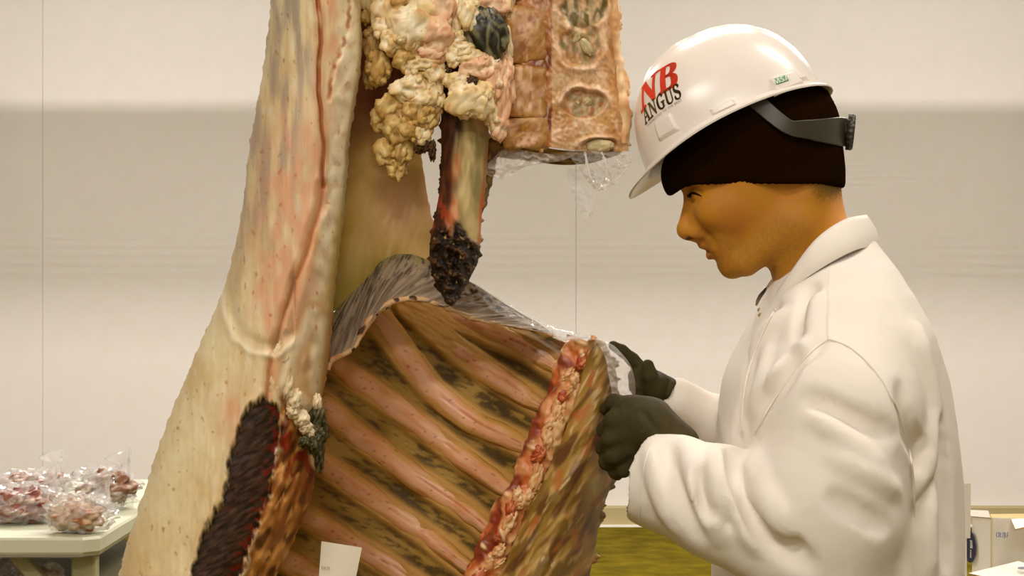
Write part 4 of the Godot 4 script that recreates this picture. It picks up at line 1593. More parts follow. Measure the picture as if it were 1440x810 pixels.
func inner_flank(b: Node3D) -> void:
	var rows := [
		[484, -40, -.03, 530, -40, -.07, 575, -40, -.08, 640, -40, -.07],
		[482, 90, -.03, 525, 90, -.07, 560, 90, -.08, 612, 90, -.08],
		[480, 190, -.03, 520, 190, -.08, 556, 190, -.09, 592, 190, -.09],
		[476, 250, -.03, 520, 250, -.08, 560, 250, -.10, 598, 250, -.10],
		[470, 320, -.03, 520, 320, -.08, 565, 320, -.10, 611, 315, -.11],
		[446, 390, -.04, 525, 378, -.09, 590, 374, -.11, 650, 386, -.12],
		[430, 450, -.05, 530, 420, -.095, 610, 410, -.115, 752, 456, -.085]]
	var mb := MB.new()
	slab(mb, rows, 90, 170, 0.012, 0.02, func(x: float, y: float, u: float, v: float):
		var n := f2(x * 0.012, y * 0.008)
		var fine := n2(x * 0.10 + y * 0.03, y * 0.02)
		var c := K("b9983f").lerp(K("d2b06c"), clampf(0.5 + n * 1.2, 0, 1))
		c = c.lerp(K("d6a87a"), clampf(exp(-pow((x - 560.0) / 34.0, 2) - pow((y - 290.0) / 60.0, 2)) + ss(0.86, 0.97, u) * ss(230, 280, y), 0, 0.85))
		c = c.lerp(K("6a2a10"), (1.0 - ss(150, 235, y + n * 40.0)) * 0.95)
		c = c.lerp(K("8a5a20"), 0.5 * (1.0 - ss(220, 290, y + n * 40.0)) * (1.0 - ss(0.1, 0.5, u)))
		c = c.lerp(K("8f8a3a"), 0.4 * ss(330, 400, y) * (1.0 - ss(0.5, 0.9, u)))
		c = c.lerp(K("e3b48c"), ss(398, 415, y) * ss(0.7, 0.85, u))
		oc = c
		return 0.004 * n + 0.0007 * fine, 0.5, 2.0)
	obj("inner_flank", mb.mesh(), M.wet, b)
	# diaphragm: grey dried muscle drawn across the top of the chest
	rows = [
		[456, 456, -.05, 512, 390, -.085, 545, 362, -.09, 580, 358, -.095, 622, 376, -.095, 668, 400, -.09, 712, 428, -.085, 760, 456, -.07],
		[450, 486, -.03, 500, 436, -.05, 536, 400, -.06, 582, 386, -.06, 626, 402, -.065, 672, 424, -.065, 716, 442, -.06, 768, 462, -.05],
		[446, 526, -.02, 492, 492, -.012, 512, 462, -.02, 548, 428, -.025, 600, 424, -.03, 645, 440, -.035, 700, 455, -.035, 778, 470, -.03]]
	mb = MB.new()
	slab(mb, rows, 200, 70, 0.008, 0.008, func(x: float, y: float, u: float, v: float):
		var hair := n2(u * 26.0 + v * 3.0, v * 2.2 + u * 3.0)
		var h2 := n2(u * 55.0 + v * 7.0, v * 4.0) * 0.7 + n2(u * 20.0 - v * 2.0, v * 3.0 + 9.0) * 0.35
		var c := K("a18d74").lerp(K("82705a"), clampf(0.5 + hair, 0, 1))
		c = c.lerp(K("c0a68c"), ss(0.75, 1.0, v) * 0.6)
		var k := ss(0.05, 0.38, h2 + 0.2 * hair) * (0.25 + 0.75 * ss(0.9, 0.2, v))
		c = c.lerp(K("33281a"), 0.9 * k)
		c = c.lerp(K("8f8446"), 0.8 * (1.0 - ss(0.0, 0.22, v + 0.25 * hair)))
		oc = c
		return 0.0028 * hair - 0.003 * k, 0.35, 0.0)
	obj("diaphragm", mb.mesh(), M.meat, b)
	# its cut lip
	mb = MB.new()
	tube(mb, V3([462, 520, 0.0, 466, 508, .0, 480, 500, -.005, 497, 489, -.010, 512, 462, -.018, 530, 441, -.022, 548, 427, -.022, 572, 420, -.022, 602, 424, -.028, 640, 438, -.032, 665, 448, -.032, 700, 455, -.034, 745, 463, -.034, 788, 475, -.03]),
		V2([3 * U, 3 * U, 4.2 * U, 5 * U, 3.5 * U, 4 * U, 2 * U, 3 * U]), 14, 260, func(q: Vector3, t: float, a: float):
		var n := f3(q * 40.0)
		var c := K("e2c294").lerp(K("c98f5a"), clampf(0.4 + n, 0, 1))
		c = c.lerp(K("4a2a10"), ss(0.45, 0.6, n2(t * 16.0, a * 0.2)))
		oc = c
		return 0.004 * n)
	obj("diaphragm_edge", mb.mesh(), M.fat, b)


func chest(b: Node3D) -> void:
	var cage := Node3D.new()
	cage.name = "rib_cage"
	b.add_child(cage, true)
	var edges := [
		[440, 480, 512, 445, 566, 408, 640, 432, 720, 452, 796, 482],
		[425, 560, 525, 545, 590, 530, 670, 522, 735, 522, 800, 530],
		[415, 640, 515, 630, 585, 620, 655, 612, 715, 608, 775, 606],
		[425, 720, 490, 712, 560, 702, 620, 696, 680, 692, 742, 688],
		[385, 800, 450, 800, 520, 800, 580, 797, 640, 792, 704, 784],
		[340, 900, 420, 900, 490, 900, 550, 898, 605, 894, 662, 888]]
	var rows := []
	for e in edges:
		var r := []
		for i in range(0, e.size(), 2):
			r.append_array([e[i], e[i + 1], cave(e[i], e[i + 1])])
		rows.append(r)
	var mb := MB.new()
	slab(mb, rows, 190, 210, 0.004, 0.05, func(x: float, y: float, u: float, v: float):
		var near := 1e9
		for l in rib_lines:
			near = minf(near, polydist(x, y, l))
		# fibres run across the gaps between the ribs
		var p := x * 0.94 + y * 0.34
		var q := -x * 0.34 + y * 0.94
		var n := n2(p * 0.012, q * 0.03)
		var st := n2(p * 0.035, q * 0.13) * 0.75 + n2(p * 0.08, q * 0.3) * 0.3
		var c := K("a07e3a").lerp(K("765c24"), clampf(0.5 + n * 0.9, 0, 1))
		c = c.lerp(K("c29a5a"), clampf(st, 0, 1) * 0.5)
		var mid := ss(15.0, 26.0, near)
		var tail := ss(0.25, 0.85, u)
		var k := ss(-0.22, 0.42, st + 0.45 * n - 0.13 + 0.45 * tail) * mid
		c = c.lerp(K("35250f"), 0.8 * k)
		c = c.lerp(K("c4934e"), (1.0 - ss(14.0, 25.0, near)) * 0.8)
		c = c.lerp(K("8a3a14"), 0.6 * ss(0.92, 0.99, u))
		oc = c
		return -0.009 * mid - 0.002 * k + 0.0012 * st, 0.3, 0.0)
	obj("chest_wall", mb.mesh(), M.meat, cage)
	for i in RIBS.size():
		var l := rib_lines[i]
		var path := PackedVector3Array()
		for p in l:
			path.append(at(p.x, p.y, cave(p.x, p.y) - 0.004))
		var w: float = RIB_W[i] * U
		var rm := MB.new()
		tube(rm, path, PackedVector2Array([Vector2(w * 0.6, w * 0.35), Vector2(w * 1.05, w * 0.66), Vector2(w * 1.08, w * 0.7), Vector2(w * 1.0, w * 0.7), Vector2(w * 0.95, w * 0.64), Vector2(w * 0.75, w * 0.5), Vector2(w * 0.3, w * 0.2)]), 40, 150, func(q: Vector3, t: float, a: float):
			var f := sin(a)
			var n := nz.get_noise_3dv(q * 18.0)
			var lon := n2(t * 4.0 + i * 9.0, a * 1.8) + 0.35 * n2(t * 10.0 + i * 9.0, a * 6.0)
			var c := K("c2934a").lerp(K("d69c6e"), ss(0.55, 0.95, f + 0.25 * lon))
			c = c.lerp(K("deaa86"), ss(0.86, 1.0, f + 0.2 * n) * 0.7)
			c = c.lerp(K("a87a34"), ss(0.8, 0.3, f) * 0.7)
			c = c.lerp(K("c97a40"), ss(0.35, 0.8, lon) * 0.5)
			c = c.lerp(K("9a3c14"), ss(0.93, 1.0, t) * 0.8)
			c = c.lerp(K("8a4a1c"), 0.7 * ss(0.78, 0.86, n2(t * 30.0 + i * 4.0, a * 4.0)))
			# a thin split in the covering skin
			var sp := absf(a - 1.75 + 0.12 * n2(t * 9.0, i))
			c = c.lerp(K("a8481c"), (1.0 - ss(0.03, 0.08, sp)) * ss(0.45, 0.6, t) * (0.7 if i % 2 == 0 else 0.25))
			oc = c
			return 0.0016 * n + 0.0008 * lon - 0.0015 * (1.0 - ss(0.0, 0.09, sp)) * ss(0.45, 0.6, t))
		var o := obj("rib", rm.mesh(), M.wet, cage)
		if i == 0: tag(o, "short pink rib just under the diaphragm edge")
	# the split backbone with its lumps of fat and red marrow
	var sp := Node3D.new()
	sp.name = "backbone"
	b.add_child(sp, true)
	var line := PackedVector3Array()
	for k in 9:
		var y := 478.0 + k * 52.0
		line.append(at(spine_x(y) - 18.0, y, -0.015))
	mb = MB.new()
	tube(mb, line, PackedVector2Array([Vector2(21 * U, 24 * U), Vector2(25 * U, 26 * U), Vector2(23 * U, 26 * U), Vector2(25 * U, 26 * U), Vector2(26 * U, 26 * U)]), 60, 260, func(q: Vector3, t: float, a: float):
		var n := nz.get_noise_3dv(q * 26.0)
		var m := nz.get_noise_3dv(q * 70.0)
		var c := K("cc6c34").lerp(K("e2a56a"), clampf(0.5 + n * 1.1 - 0.35 * cos(a), 0, 1))
		c = c.lerp(K("7a1c0c"), 0.85 * ss(-0.1, 0.5, nz.get_noise_3dv(q * 22.0 + Vector3(5, 5, 5)) + 0.55 * cos(a) - 0.2))
		c = c.lerp(K("efc894"), ss(0.3, 0.7, m * 0.6 + n * 0.7 - 0.3 * cos(a)))
		oc = c
		return 0.008 * n + 0.0025 * m)
	obj("split_bone", mb.mesh(), M.wet, sp)
	for k in 40:
		var y := 486.0 + k * 9.4 + rng.randf_range(-6, 6)
		var side := rng.randf_range(-0.35, 1.0)
		var r := rng.randf_range(5.0, 10.5)
		var lm := MB.new()
		var red := rng.randf() < 0.3 and side < 0.5
		var c1 := K("d98048") if red else K("efcb98")
		var c2 := K("a8381a") if red else K("d68c50")
		lump(lm, at(spine_x(y) - 18.0 + side * 18.0, y, 0.008 + 0.006 * (1.0 - side * side)), Vector3(r * 0.8, r * rng.randf_range(1.1, 1.9), r * 0.6) * U, 0.6, 1.5, 14, func(q: Vector3, e):
			oc = c1.lerp(c2, clampf(0.45 + e * 1.2 - q.x * 0.4, 0, 1)), Basis(Vector3(0, 0, 1), -0.45 + rng.randf_range(-0.5, 0.5)))
		obj("fat_lump", lm.mesh(), M.wet, sp)
	# back muscle outside the bone
	rows = [
		[826, 478, .0, 840, 478, -.01, 850, 482, -.02, 856, 492, -.05],
		[818, 520, .0, 838, 522, -.0, 856, 524, -.02, 868, 530, -.06],
		[806, 565, .0, 830, 568, .01, 852, 570, -.01, 868, 574, -.06],
		[788, 620, .0, 815, 620, .01, 842, 620, -.01, 862, 620, -.06],
		[766, 668, .0, 800, 668, .01, 834, 670, -.01, 861, 676, -.06],
		[742, 715, .0, 778, 716, .01, 815, 718, -.01, 846, 722, -.06],
		[720, 765, .0, 758, 766, .01, 800, 768, -.01, 838, 770, -.06],
		[702, 812, .0, 742, 812, .01, 788, 815, -.01, 828, 818, -.06],
		[668, 900, .0, 710, 900, .01, 760, 900, -.01, 808, 900, -.06]]
	mb = MB.new()
	slab(mb, rows, 70, 200, 0.03, 0.06, func(x: float, y: float, u: float, v: float):
		var p := x * 0.55 - y * 0.83
		var q := x * 0.83 + y * 0.55
		var n := n2(p * 0.010, q * 0.035)
		var st := n2(p * 0.022, q * 0.10 + 20.0) * 0.8 + n2(p * 0.05, q * 0.24) * 0.3
		var c := K("a88038").lerp(K("806024"), clampf(0.5 + n * 1.1, 0, 1))
		c = c.lerp(K("cba462"), ss(0.1, 0.6, st) * 0.75)
		c = c.lerp(K("5e3214"), ss(0.2, 0.65, n2(p * 0.014 + 60.0, q * 0.05)) * 0.8)
		c = c.lerp(K("b8642e"), ss(0.45, 0.75, n2(p * 0.02 + 160.0, q * 0.06)) * (0.8 - 0.5 * u))
		c = c.lerp(K("e0c690"), ss(0.72, 0.88, n2(p * 0.02, q * 0.09 + 77.0)) * 0.8)
		c = c.lerp(K("9aa060"), 0.7 * exp(-pow((x - 837.0) / 8.0, 2) - pow((y - 682.0) / 10.0, 2)))
		c = c.lerp(K("4a1a0a"), 0.8 * exp(-pow((x - 832.0) / 14.0, 2) - pow((y - 742.0) / 18.0, 2)))
		oc = c
		return 0.005 * n + 0.0018 * st, 0.5, 9.0)
	obj("back_muscle", mb.mesh(), M.wet, b)


func loin(b: Node3D) -> void:
	var lo := Node3D.new()
	lo.name = "loin"
	b.add_child(lo, true)
	var rows := [
		[690, -260, -.01, 740, -260, .0, 800, -260, .0, 855, -260, -.02],
		[695, -100, -.01, 745, -100, .0, 805, -100, .0, 858, -100, -.02],
		[700, 0, -.01, 745, 0, .0, 805, 0, .0, 860, 0, -.02],
		[704, 100, -.01, 750, 100, .0, 815, 100, .0, 874, 100, -.02],
		[704, 170, -.01, 752, 170, .0, 818, 170, .0, 882, 170, -.02],
		[700, 196, -.01, 752, 204, .0, 818, 212, .0, 884, 213, -.02]]
	# px, py, radii, which edge carries the rim, how green
	var hollows := [[822, 4, 36, 36, 0.0, 1.0], [816, 64, 30, 32, 1.0, 0.6], [822, 146, 32, 20, -1.0, 0.3], [842, 206, 26, 13, -1.0, 0.2], [818, -84, 34, 32, 1.0, 0.6]]
	var mb := MB.new()
	slab(mb, rows, 120, 260, 0.03, 0.07, func(x: float, y: float, u: float, v: float):
		var n := n2(x * 0.025, y * 0.02)
		var fine := n2(x * 0.09, y * 0.07)
		var c := K("c8985a").lerp(K("dfba90"), clampf(0.5 + n * 0.9 + 0.2 * fine, 0, 1))
		var d := 0.003 * n + 0.0006 * fine
		# left: between the vertebrae dark red seams
		if x < 776:
			c = K("743012").lerp(K("c08048"), clampf(0.45 + n * 0.9 + fine * 0.5, 0, 1))
			d -= 0.004 * (1.0 - ss(764, 776, x))
		else:
			# hollows between the spinous processes, each with a pale raised rim
			for h in hollows:
				var ex: float = (x - h[0]) / h[2]
				var ey: float = (y - h[1]) / h[3]
				ey += 0.18 * n2(x * 0.03 + h[1], y * 0.02)
				ex += 0.15 * n2(y * 0.04, h[1])
				var r := sqrt(ex * ex + ey * ey)
				if r > 1.6:
					continue
				var lip: float = ss(-0.4, 0.5, ey * h[4])
				c = c.lerp(K("ecc8a8"), 0.8 * exp(-pow((r - 1.14) / 0.16, 2)) * lip)
				d += 0.006 * exp(-pow((r - 1.14) / 0.18, 2)) * lip
				var m := 1.0 - ss(0.82, 1.05, r)
				var pc := K("a8966a").lerp(K("d8b48a"), clampf(0.45 + n2(x * 0.07, y * 0.05 + 8.0), 0, 1))
				pc = pc.lerp(K("6a6034"), float(h[5]) * ss(-0.2, 0.4, n2(x * 0.09, y * 0.025 + 30.0)))
				pc = pc.lerp(K("b8642c"), (1.0 - float(h[5])) * ss(0.1, 0.5, n2(x * 0.07 + 50.0, y * 0.08)))
				c = c.lerp(pc, m)
				d -= 0.007 * m
			c = c.lerp(K("b4762f"), 0.6 * ss(0.1, 0.6, n2(x * 0.018 + 3.0, y * 0.022 + 4.0)))
		var spot := n2(x * 0.16, y * 0.12 + 60.0)
		c = c.lerp(K("a46c34"), 0.45 * ss(0.2, 0.7, spot))
		c = c.lerp(K("efd6b4"), 0.5 * ss(0.3, 0.8, n2(x * 0.11 + 90.0, y * 0.05)))
		c = c.lerp(K("eccba0"), ss(0.93, 0.98, u))
		oc = c
		return d + 0.0009 * spot, 0.3, 0.0)
	obj("loin_face", mb.mesh(), M.wet, lo)
	# vertebra bodies, sawn down the middle
	for q in [[740, -48, 31, 49], [741, 48, 31, 40], [740, 129, 30, 36], [740, 188, 31, 21]]:
		var vm := MB.new()
		lump_block(vm, at(q[0], q[1], 0.016), Vector3(q[2], q[3], 13) * U, func(p: Vector3):
			var n := nz.get_noise_3dv(p * 22.0)
			var m := nz.get_noise_3dv(p * 60.0)
			var c := K("ac7630").lerp(K("c29050"), clampf(0.45 + n * 0.9 + 0.3 * m, 0, 1))
			c = c.lerp(K("dfae88"), ss(0.2, 0.6, nz.get_noise_3dv(p * 18.0 + Vector3(3, 1, 0))) * 0.8)
			c = c.lerp(K("8e5420"), ss(0.4, 0.7, nz.get_noise_3dv(p * 40.0 + Vector3(0, 7, 0))) * 0.7)
			var dot := nz.get_noise_3dv(p * 130.0)
			c = c.lerp(K("84501e"), 0.6 * ss(0.1, 0.7, dot))
			c = c.lerp(K("e2bc8e"), 0.7 * ss(0.3, 0.7, nz.get_noise_3dv(p * Vector3(90, 34, 60) + Vector3(4, 0, 0))))
			oc = c
			return 0.003 * n + 0.001 * m + 0.0008 * dot)
		obj("vertebra", vm.mesh(), M.wet, lo)
	# gristle and cream nodules down the seam beside the vertebrae
	for k in 16:
		var y := -10.0 + k * 14.0 + rng.randf_range(-8, 8)
		var lm := MB.new()
		var red := rng.randf() < 0.4
		var r := rng.randf_range(4.0, 8.0)
		lump(lm, at(769 + rng.randf_range(-8, 9), y, 0.020), Vector3(r * 0.8, r * rng.randf_range(1.1, 2.2), r * 0.6) * U, 0.6, 1.6, 12, func(_q, e):
			oc = (K("b8501f") if red else K("e4bd8c")).lerp(K("b06a34"), clampf(0.35 + e, 0, 1)), Basis(Vector3(0, 0, 1), rng.randf_range(-0.6, 0.6)))
		obj("gristle", lm.mesh(), M.wet, lo)
	# cream cartilage tips in the pockets
	for q in [[808, 50, 11, 12, 0.3], [824, 66, 7, 14, 0.6], [826, 143, 7, 6, 0.0], [812, 145, 5, 4, 0.0], [843, 205, 19, 9, 0.05]]:
		var lm := MB.new()
		lump(lm, at(q[0], q[1], 0.018), Vector3(q[2], q[3], 7) * U, 0.3, 1.8, 14, func(_q, e):
			oc = K("d9c79a").lerp(K("a8986a"), clampf(0.35 + e, 0, 1)), Basis(Vector3(0, 0, 1), q[4]))
		obj("cartilage", lm.mesh(), M.fat, lo)
	# knobbly rim of back fat
	mb = MB.new()
	tube(mb, V3([850, -260, -.03, 858, -120, -.03, 861, -20, -.03, 863, 40, -.03, 868, 90, -.03, 872, 130, -.03, 876, 170, -.03, 876, 204, -.03]), PackedVector2Array([Vector2(9 * U, 34 * U), Vector2(9 * U, 34 * U), Vector2(8 * U, 34 * U), Vector2(12 * U, 34 * U), Vector2(11 * U, 30 * U)]), 50, 300, func(q: Vector3, t: float, a: float):
		var n := nz.get_noise_3dv(q * 24.0)
		var m := nz.get_noise_3dv(q * 62.0)
		oc = K("f0cfa0").lerp(K("d9a56e"), clampf(0.4 + n * 1.4, 0, 1))
		return 0.005 * n + 0.002 * m)
	obj("back_fat", mb.mesh(), M.fat, lo)
	for q in [[869, 36, 6], [866, 72, 6], [871, 100, 6], [881, 130, 5], [885, 160, 5]]:
		var lm := MB.new()
		lump(lm, at(q[0], q[1], -0.02), Vector3(q[2], q[2] * 1.3, 10) * U, 0.4, 2.0, 12, func(_q, e):
			oc = K("efd3a0").lerp(K("dca870"), clampf(0.4 + e, 0, 1)))
		obj("fat_lump", lm.mesh(), M.fat, lo)
	# the cut underside
	rows = [
		[688, 190, -.05, 740, 202, -.03, 800, 212, -.03, 876, 210, -.05],
		[686, 206, -.06, 740, 214, -.05, 800, 220, -.05, 866, 218, -.06],
		[690, 220, -.07, 740, 226, -.07, 790, 232, -.07, 830, 230, -.07]]
	mb = MB.new()
	slab(mb, rows, 90, 40, 0.02, 0.05, func(x: float, y: float, u: float, v: float):
		var st := f2(x * 0.012, y * 0.16)
		var c := K("8e6c2c").lerp(K("4a2e10"), clampf(0.4 + st * 2.2, 0, 1))
		c = c.lerp(K("b49048"), ss(0.15, 0.4, f2(x * 0.02 + 9.0, y * 0.22)) * 0.7)
		oc = c
		return 0.004 * st, 0.5, 3.0)
	obj("cut_underside", mb.mesh(), M.wet, lo)


# a block with rounded edges, coloured and pitted by a function of the point
func lump_block(mb: MB, c: Vector3, rad: Vector3, paint: Callable) -> void:
	var nu := 88
	var nv := 41
	var pts := PackedVector3Array()
	var cols := PackedColorArray()
	for j in range(1, nv - 1):
		var b := PI * j / (nv - 1)
		for i in nu:
			var a := TAU * i / nu
			var q := Vector3(sin(b) * cos(a), cos(b), sin(b) * sin(a))
			var e := 7.0
			var k := pow(pow(absf(q.x), e) + pow(absf(q.y), e) + pow(absf(q.z), 7.0), -1.0 / e)
			q = (q * k).clamp(-Vector3.ONE, Vector3.ONE)
			var p := c + q * rad
			oc = Color.WHITE
			var d: float = paint.call(p)
			pts.append(p + q * d)
			cols.append(oc)
	var s := mb.v.size()
	mb.grid(nu, nv - 2, pts, cols, true, true)
	mb.fan(s, nu, c + Vector3(0, rad.y, 0), cols[0], true)
	mb.fan(s + (nv - 3) * nu, nu, c - Vector3(0, rad.y, 0), cols[cols.size() - 1], false)


func kidney_fat(b: Node3D) -> void:
	var kf := Node3D.new()
	kf.name = "kidney_fat"
	b.add_child(kf, true)
	# px, py, z, rx, ry, tone (0 cream, 1 olive, 2 pink)
	var lobes := [
		[535, -30, .0, 34, 40, 0], [580, -40, .02, 40, 40, 0], [640, -40, .02, 40, 40, 0],
		[518, 22, .0, 10, 14, 1], [540, 18, .02, 16, 24, 0], [541, 40, .03, 14, 14, 0], [562, 6, .02, 20, 18, 1],
		[582, 38, .05, 30, 28, 0], [575, 52, .055, 18, 14, 0], [600, 20, .045, 22, 26, 0], [622, 14, .05, 16, 26, 2], [612, 48, .055, 22, 22, 2], [634, 34, .04, 14, 22, 0],
		[552, 60, .045, 14, 15, 0], [524, 62, -.0, 14, 22, 1], [532, 96, .02, 17, 24, 1], [520, 108, .0, 10, 18, 1],
		[572, 84, .045, 18, 18, 1], [580, 92, .05, 12, 12, 0], [610, 72, .055, 18, 14, 2], [602, 90, .055, 18, 11, 0], [612, 104, .05, 14, 16, 0], [592, 108, .04, 16, 18, 1],
		[576, 124, .055, 22, 17, 0], [594, 142, .06, 16, 14, 0], [610, 136, .05, 12, 18, 0], [584, 156, .055, 18, 18, 1], [600, 166, .055, 15, 16, 1], [612, 154, .045, 10, 18, 1],
		[548, 152, .04, 19, 22, 1], [556, 178, .04, 18, 22, 1], [534, 168, .02, 14, 18, 1], [576, 182, .05, 16, 18, 1], [592, 186, .05, 13, 15, 0],
		[544, 214, .02, 18, 20, 1], [560, 236, .02, 14, 18, 1], [566, 206, .03, 16, 26, 1],
		[656, 10, .05, 14, 22, 0], [660, 22, .06, 12, 18, 0], [640, 56, .055, 12, 12, 0], [650, 70, .06, 14, 10, 0], [640, 82, .06, 10, 10, 0], [662, 82, .06, 16, 10, 0],
		[668, 98, .065, 18, 14, 2], [684, 96, .06, 14, 16, 2], [644, 116, .065, 16, 12, 0], [632, 112, .06, 8, 8, 0],
		[656, 140, .07, 24, 22, 0], [672, 142, .07, 18, 20, 0], [648, 130, .075, 14, 12, 0], [680, 130, .065, 14, 14, 0],
		[692, 120, .06, 12, 24, 2], [702, 140, .05, 12, 34, 2], [706, 110, .045, 12, 20, 2], [714, 96, .035, 8, 16, 2], [700, 176, .05, 12, 18, 2], [692, 160, .055, 10, 18, 0], [716, 130, .03, 8, 22, 2],
		[668, 50, .02, 18, 30, 0], [690, 8, .03, 22, 16, 2], [712, 10, .02, 10, 20, 0], [712, 66, .03, 8, 26, 0]]
	for q in lobes:
		var lm := MB.new()
		var t: int = q[5]
		var c1 := K("f8eccb") if t == 0 else (K("dcc080") if t == 1 else K("f0d2ae"))
		var c2 := K("e2c284") if t == 0 else (K("b68e46") if t == 1 else K("dfa880"))
		lump(lm, at(q[0], q[1], q[2]), Vector3(q[3], q[4], 0) * (1.14 if t != 1 else 0.98) * U + Vector3(0, 0, U) * ( minf(q[3], q[4]) * 0.95), 0.45, 1.2, 26, func(p: Vector3, e: float):
			var c := c1.lerp(c2, clampf(0.45 + e * 1.3, 0, 1))
			oc = c.lerp(K("b5702e"), 0.6 * ss(0.35, 0.7, nz.get_noise_3dv(p * 1.6 + Vector3(q[0], q[1], 0)))))
		obj("fat_lobe", lm.mesh(), M.fat, kf)
	# small beads of fat strewn between
	for k in 70:
		var q: Array = lobes[rng.randi_range(3, lobes.size() - 1)]
		var a := rng.randf_range(0, TAU)
		var r := rng.randf_range(3.0, 7.0)
		var t: int = q[5]
		var c1 := K("f2e2b4") if t == 0 else (K("cfae64") if t == 1 else K("eccdaa"))
		var lm := MB.new()
		lump(lm, at(q[0] + cos(a) * q[3] * 0.85, q[1] + sin(a) * q[4] * 0.85, q[2] + minf(q[3], q[4]) * 0.6 * U), Vector3(r, r * rng.randf_range(0.8, 1.4), r) * U, 0.5, 1.8, 10, func(_p, e: float):
			oc = c1.lerp(K("c89a58"), clampf(0.3 + e, 0, 1)))
		obj("fat_bead", lm.mesh(), M.fat, kf)
	# the kidney: dark and streaked
	var km := MB.new()
	lump(km, at(688, 46, 0.055), Vector3(25, 36, 16) * U, 0.25, 1.5, 34, func(p: Vector3, e: float):
		var w := n2(p.x * 1.3 + 4.0, p.y * 1.0)
		var sw := sin(p.x * 5.0 + p.y * 1.5 + w * 4.0 + 6.0 * Vector2(p.x - 0.3, p.y + 0.4).length())
		oc = K("26220f").lerp(K("7a7352"), ss(-0.2, 1.1, sw + 0.5 * n2(p.x * 4.0, p.y * 3.0))), Basis(Vector3(0, 0, 1), 0.25))
	tag(obj("kidney", km.mesh(), M.wet, kf), "dark grey green kidney half buried in the fat")
	# dark scraps
	for q in [[600, 204, .05, 10, 9], [608, 212, .05, 5, 12], [590, 210, .045, 7, 6], [664, 116, .075, 8, 9], [630, 100, .05, 5, 8]]:
		var lm := MB.new()
		lump(lm, at(q[0], q[1], q[2]), Vector3(q[3], q[4], 6) * U, 0.8, 2.0, 14, func(_p, e: float):
			oc = K("2e1a0a").lerp(K("5e4020"), clampf(0.4 + e, 0, 1)))
		obj("dark_scrap", lm.mesh(), M.meat, kf)


func hanging_tender(b: Node3D) -> void:
	var rows := [
		[622, 60, .0, 634, 60, .01, 650, 60, .01, 670, 60, .0],
		[620, 130, .01, 634, 130, .02, 655, 130, .02, 684, 130, .0],
		[620, 190, .01, 636, 190, .02, 660, 190, .02, 688, 190, .0],
		[620, 250, .02, 636, 250, .03, 660, 250, .03, 684, 250, .01],
		[614, 290, .03, 632, 290, .04, 656, 290, .04, 679, 290, .02],
		[605, 335, .04, 626, 335, .05, 652, 335, .05, 676, 335, .03],
		[604, 365, .04, 624, 368, .05, 650, 366, .05, 674, 362, .03],
		[611, 395, .04, 626, 398, .05, 644, 395, .05, 662, 390, .03],
		[624, 420, .04, 630, 424, .05, 638, 422, .05, 648, 414, .03],
		[630, 428, .04, 633, 430, .04, 636, 430, .04, 639, 428, .03]]
	var mb := MB.new()
	slab(mb, rows, 84, 300, 0.025, 0.025, func(x: float, y: float, u: float, v: float):
		var n := n2(x * 0.045, y * 0.014) * 0.8
		var fine := n2(x * 0.11, y * 0.03) * 0.8
		var c := K("bda670").lerp(K("8e7e4c"), clampf(0.5 + n * 1.0 + 0.4 * fine, 0, 1))
		# dark dried strip down the left
		var left := 1.0 - ss(-5.0, 7.0, x - 645.0 + (y - 200.0) * 0.10 + 9.0 * n)
		c = c.lerp(K("3a1a0c").lerp(K("5a3216"), clampf(0.4 + fine, 0, 1)), left)
		# raw orange bits by the strip and along the right edge
		var ob := exp(-pow((x - 650.0 + (y - 200.0) * 0.13) / 8.0, 2)) * ss(200, 235, y)
		c = c.lerp(K("d88a5a").lerp(K("c04a1c"), clampf(0.5 + fine * 1.5, 0, 1)), clampf(ob * (0.35 + n), 0, 0.6))
		c = c.lerp(K("c0501e"), clampf(exp(-pow((u - 0.95) / 0.04, 2)) * ss(190, 240, y) * (0.7 + n), 0, 0.9))
		c = c.lerp(K("a8401a"), 0.7 * ss(0.1, 0.35, f2(x * 0.06 + 12.0, y * 0.03)) * (1.0 - ss(0.3, 0.5, u)) * ss(260, 300, y))
		# black crusted tip
		var tip := ss(335.0, 352.0, y + 26.0 * n + (0.5 - absf(u - 0.5)) * 16.0 - 14.0 * ss(0.75, 0.95, u) + 8)
		var wart := n2(x * 0.06, y * 0.06) * 0.8 + n2(x * 0.16, y * 0.16) * 0.3
		c = c.lerp(K("1e130a").lerp(K("4e3418"), ss(0.15, 0.5, wart)), tip)
		c = c.lerp(K("b09a60"), 0.8 * tip * ss(0.72, 0.8, n2(x * 0.10, y * 0.10 + 5.0)))
		oc = c
		return 0.006 * n + 0.0015 * fine + tip * 0.008 * wart, 0.5, 6.0)
	var o := obj("hanging_tender", mb.mesh(), M.meat, b)
	tag(o, "dark dried strip of meat with a black crusted tip")
	# the flap behind its right side
	var fm := MB.new()
	slab(fm, [[680, 190, -.03, 690, 190, -.02, 706, 194, -.03], [680, 235, -.03, 687, 235, -.02, 695, 246, -.03], [676, 270, -.03, 682, 270, -.02, 688, 268, -.03], [674, 296, -.02, 678, 296, -.02, 682, 290, -.02], [672, 308, -.02, 674, 308, -.02, 676, 306, -.02]], 24, 60, 0.012, 0.012, func(x: float, y: float, u: float, v: float):
		oc = K("4e3214").lerp(K("8a6a2c"), clampf(0.5 + 2.0 * f2(x * 0.1, y * 0.05), 0, 1))
		return 0.003 * f2(x * 0.1, y * 0.1), 0.5, 3.0)
	obj("tender_flap", fm.mesh(), M.meat, b)


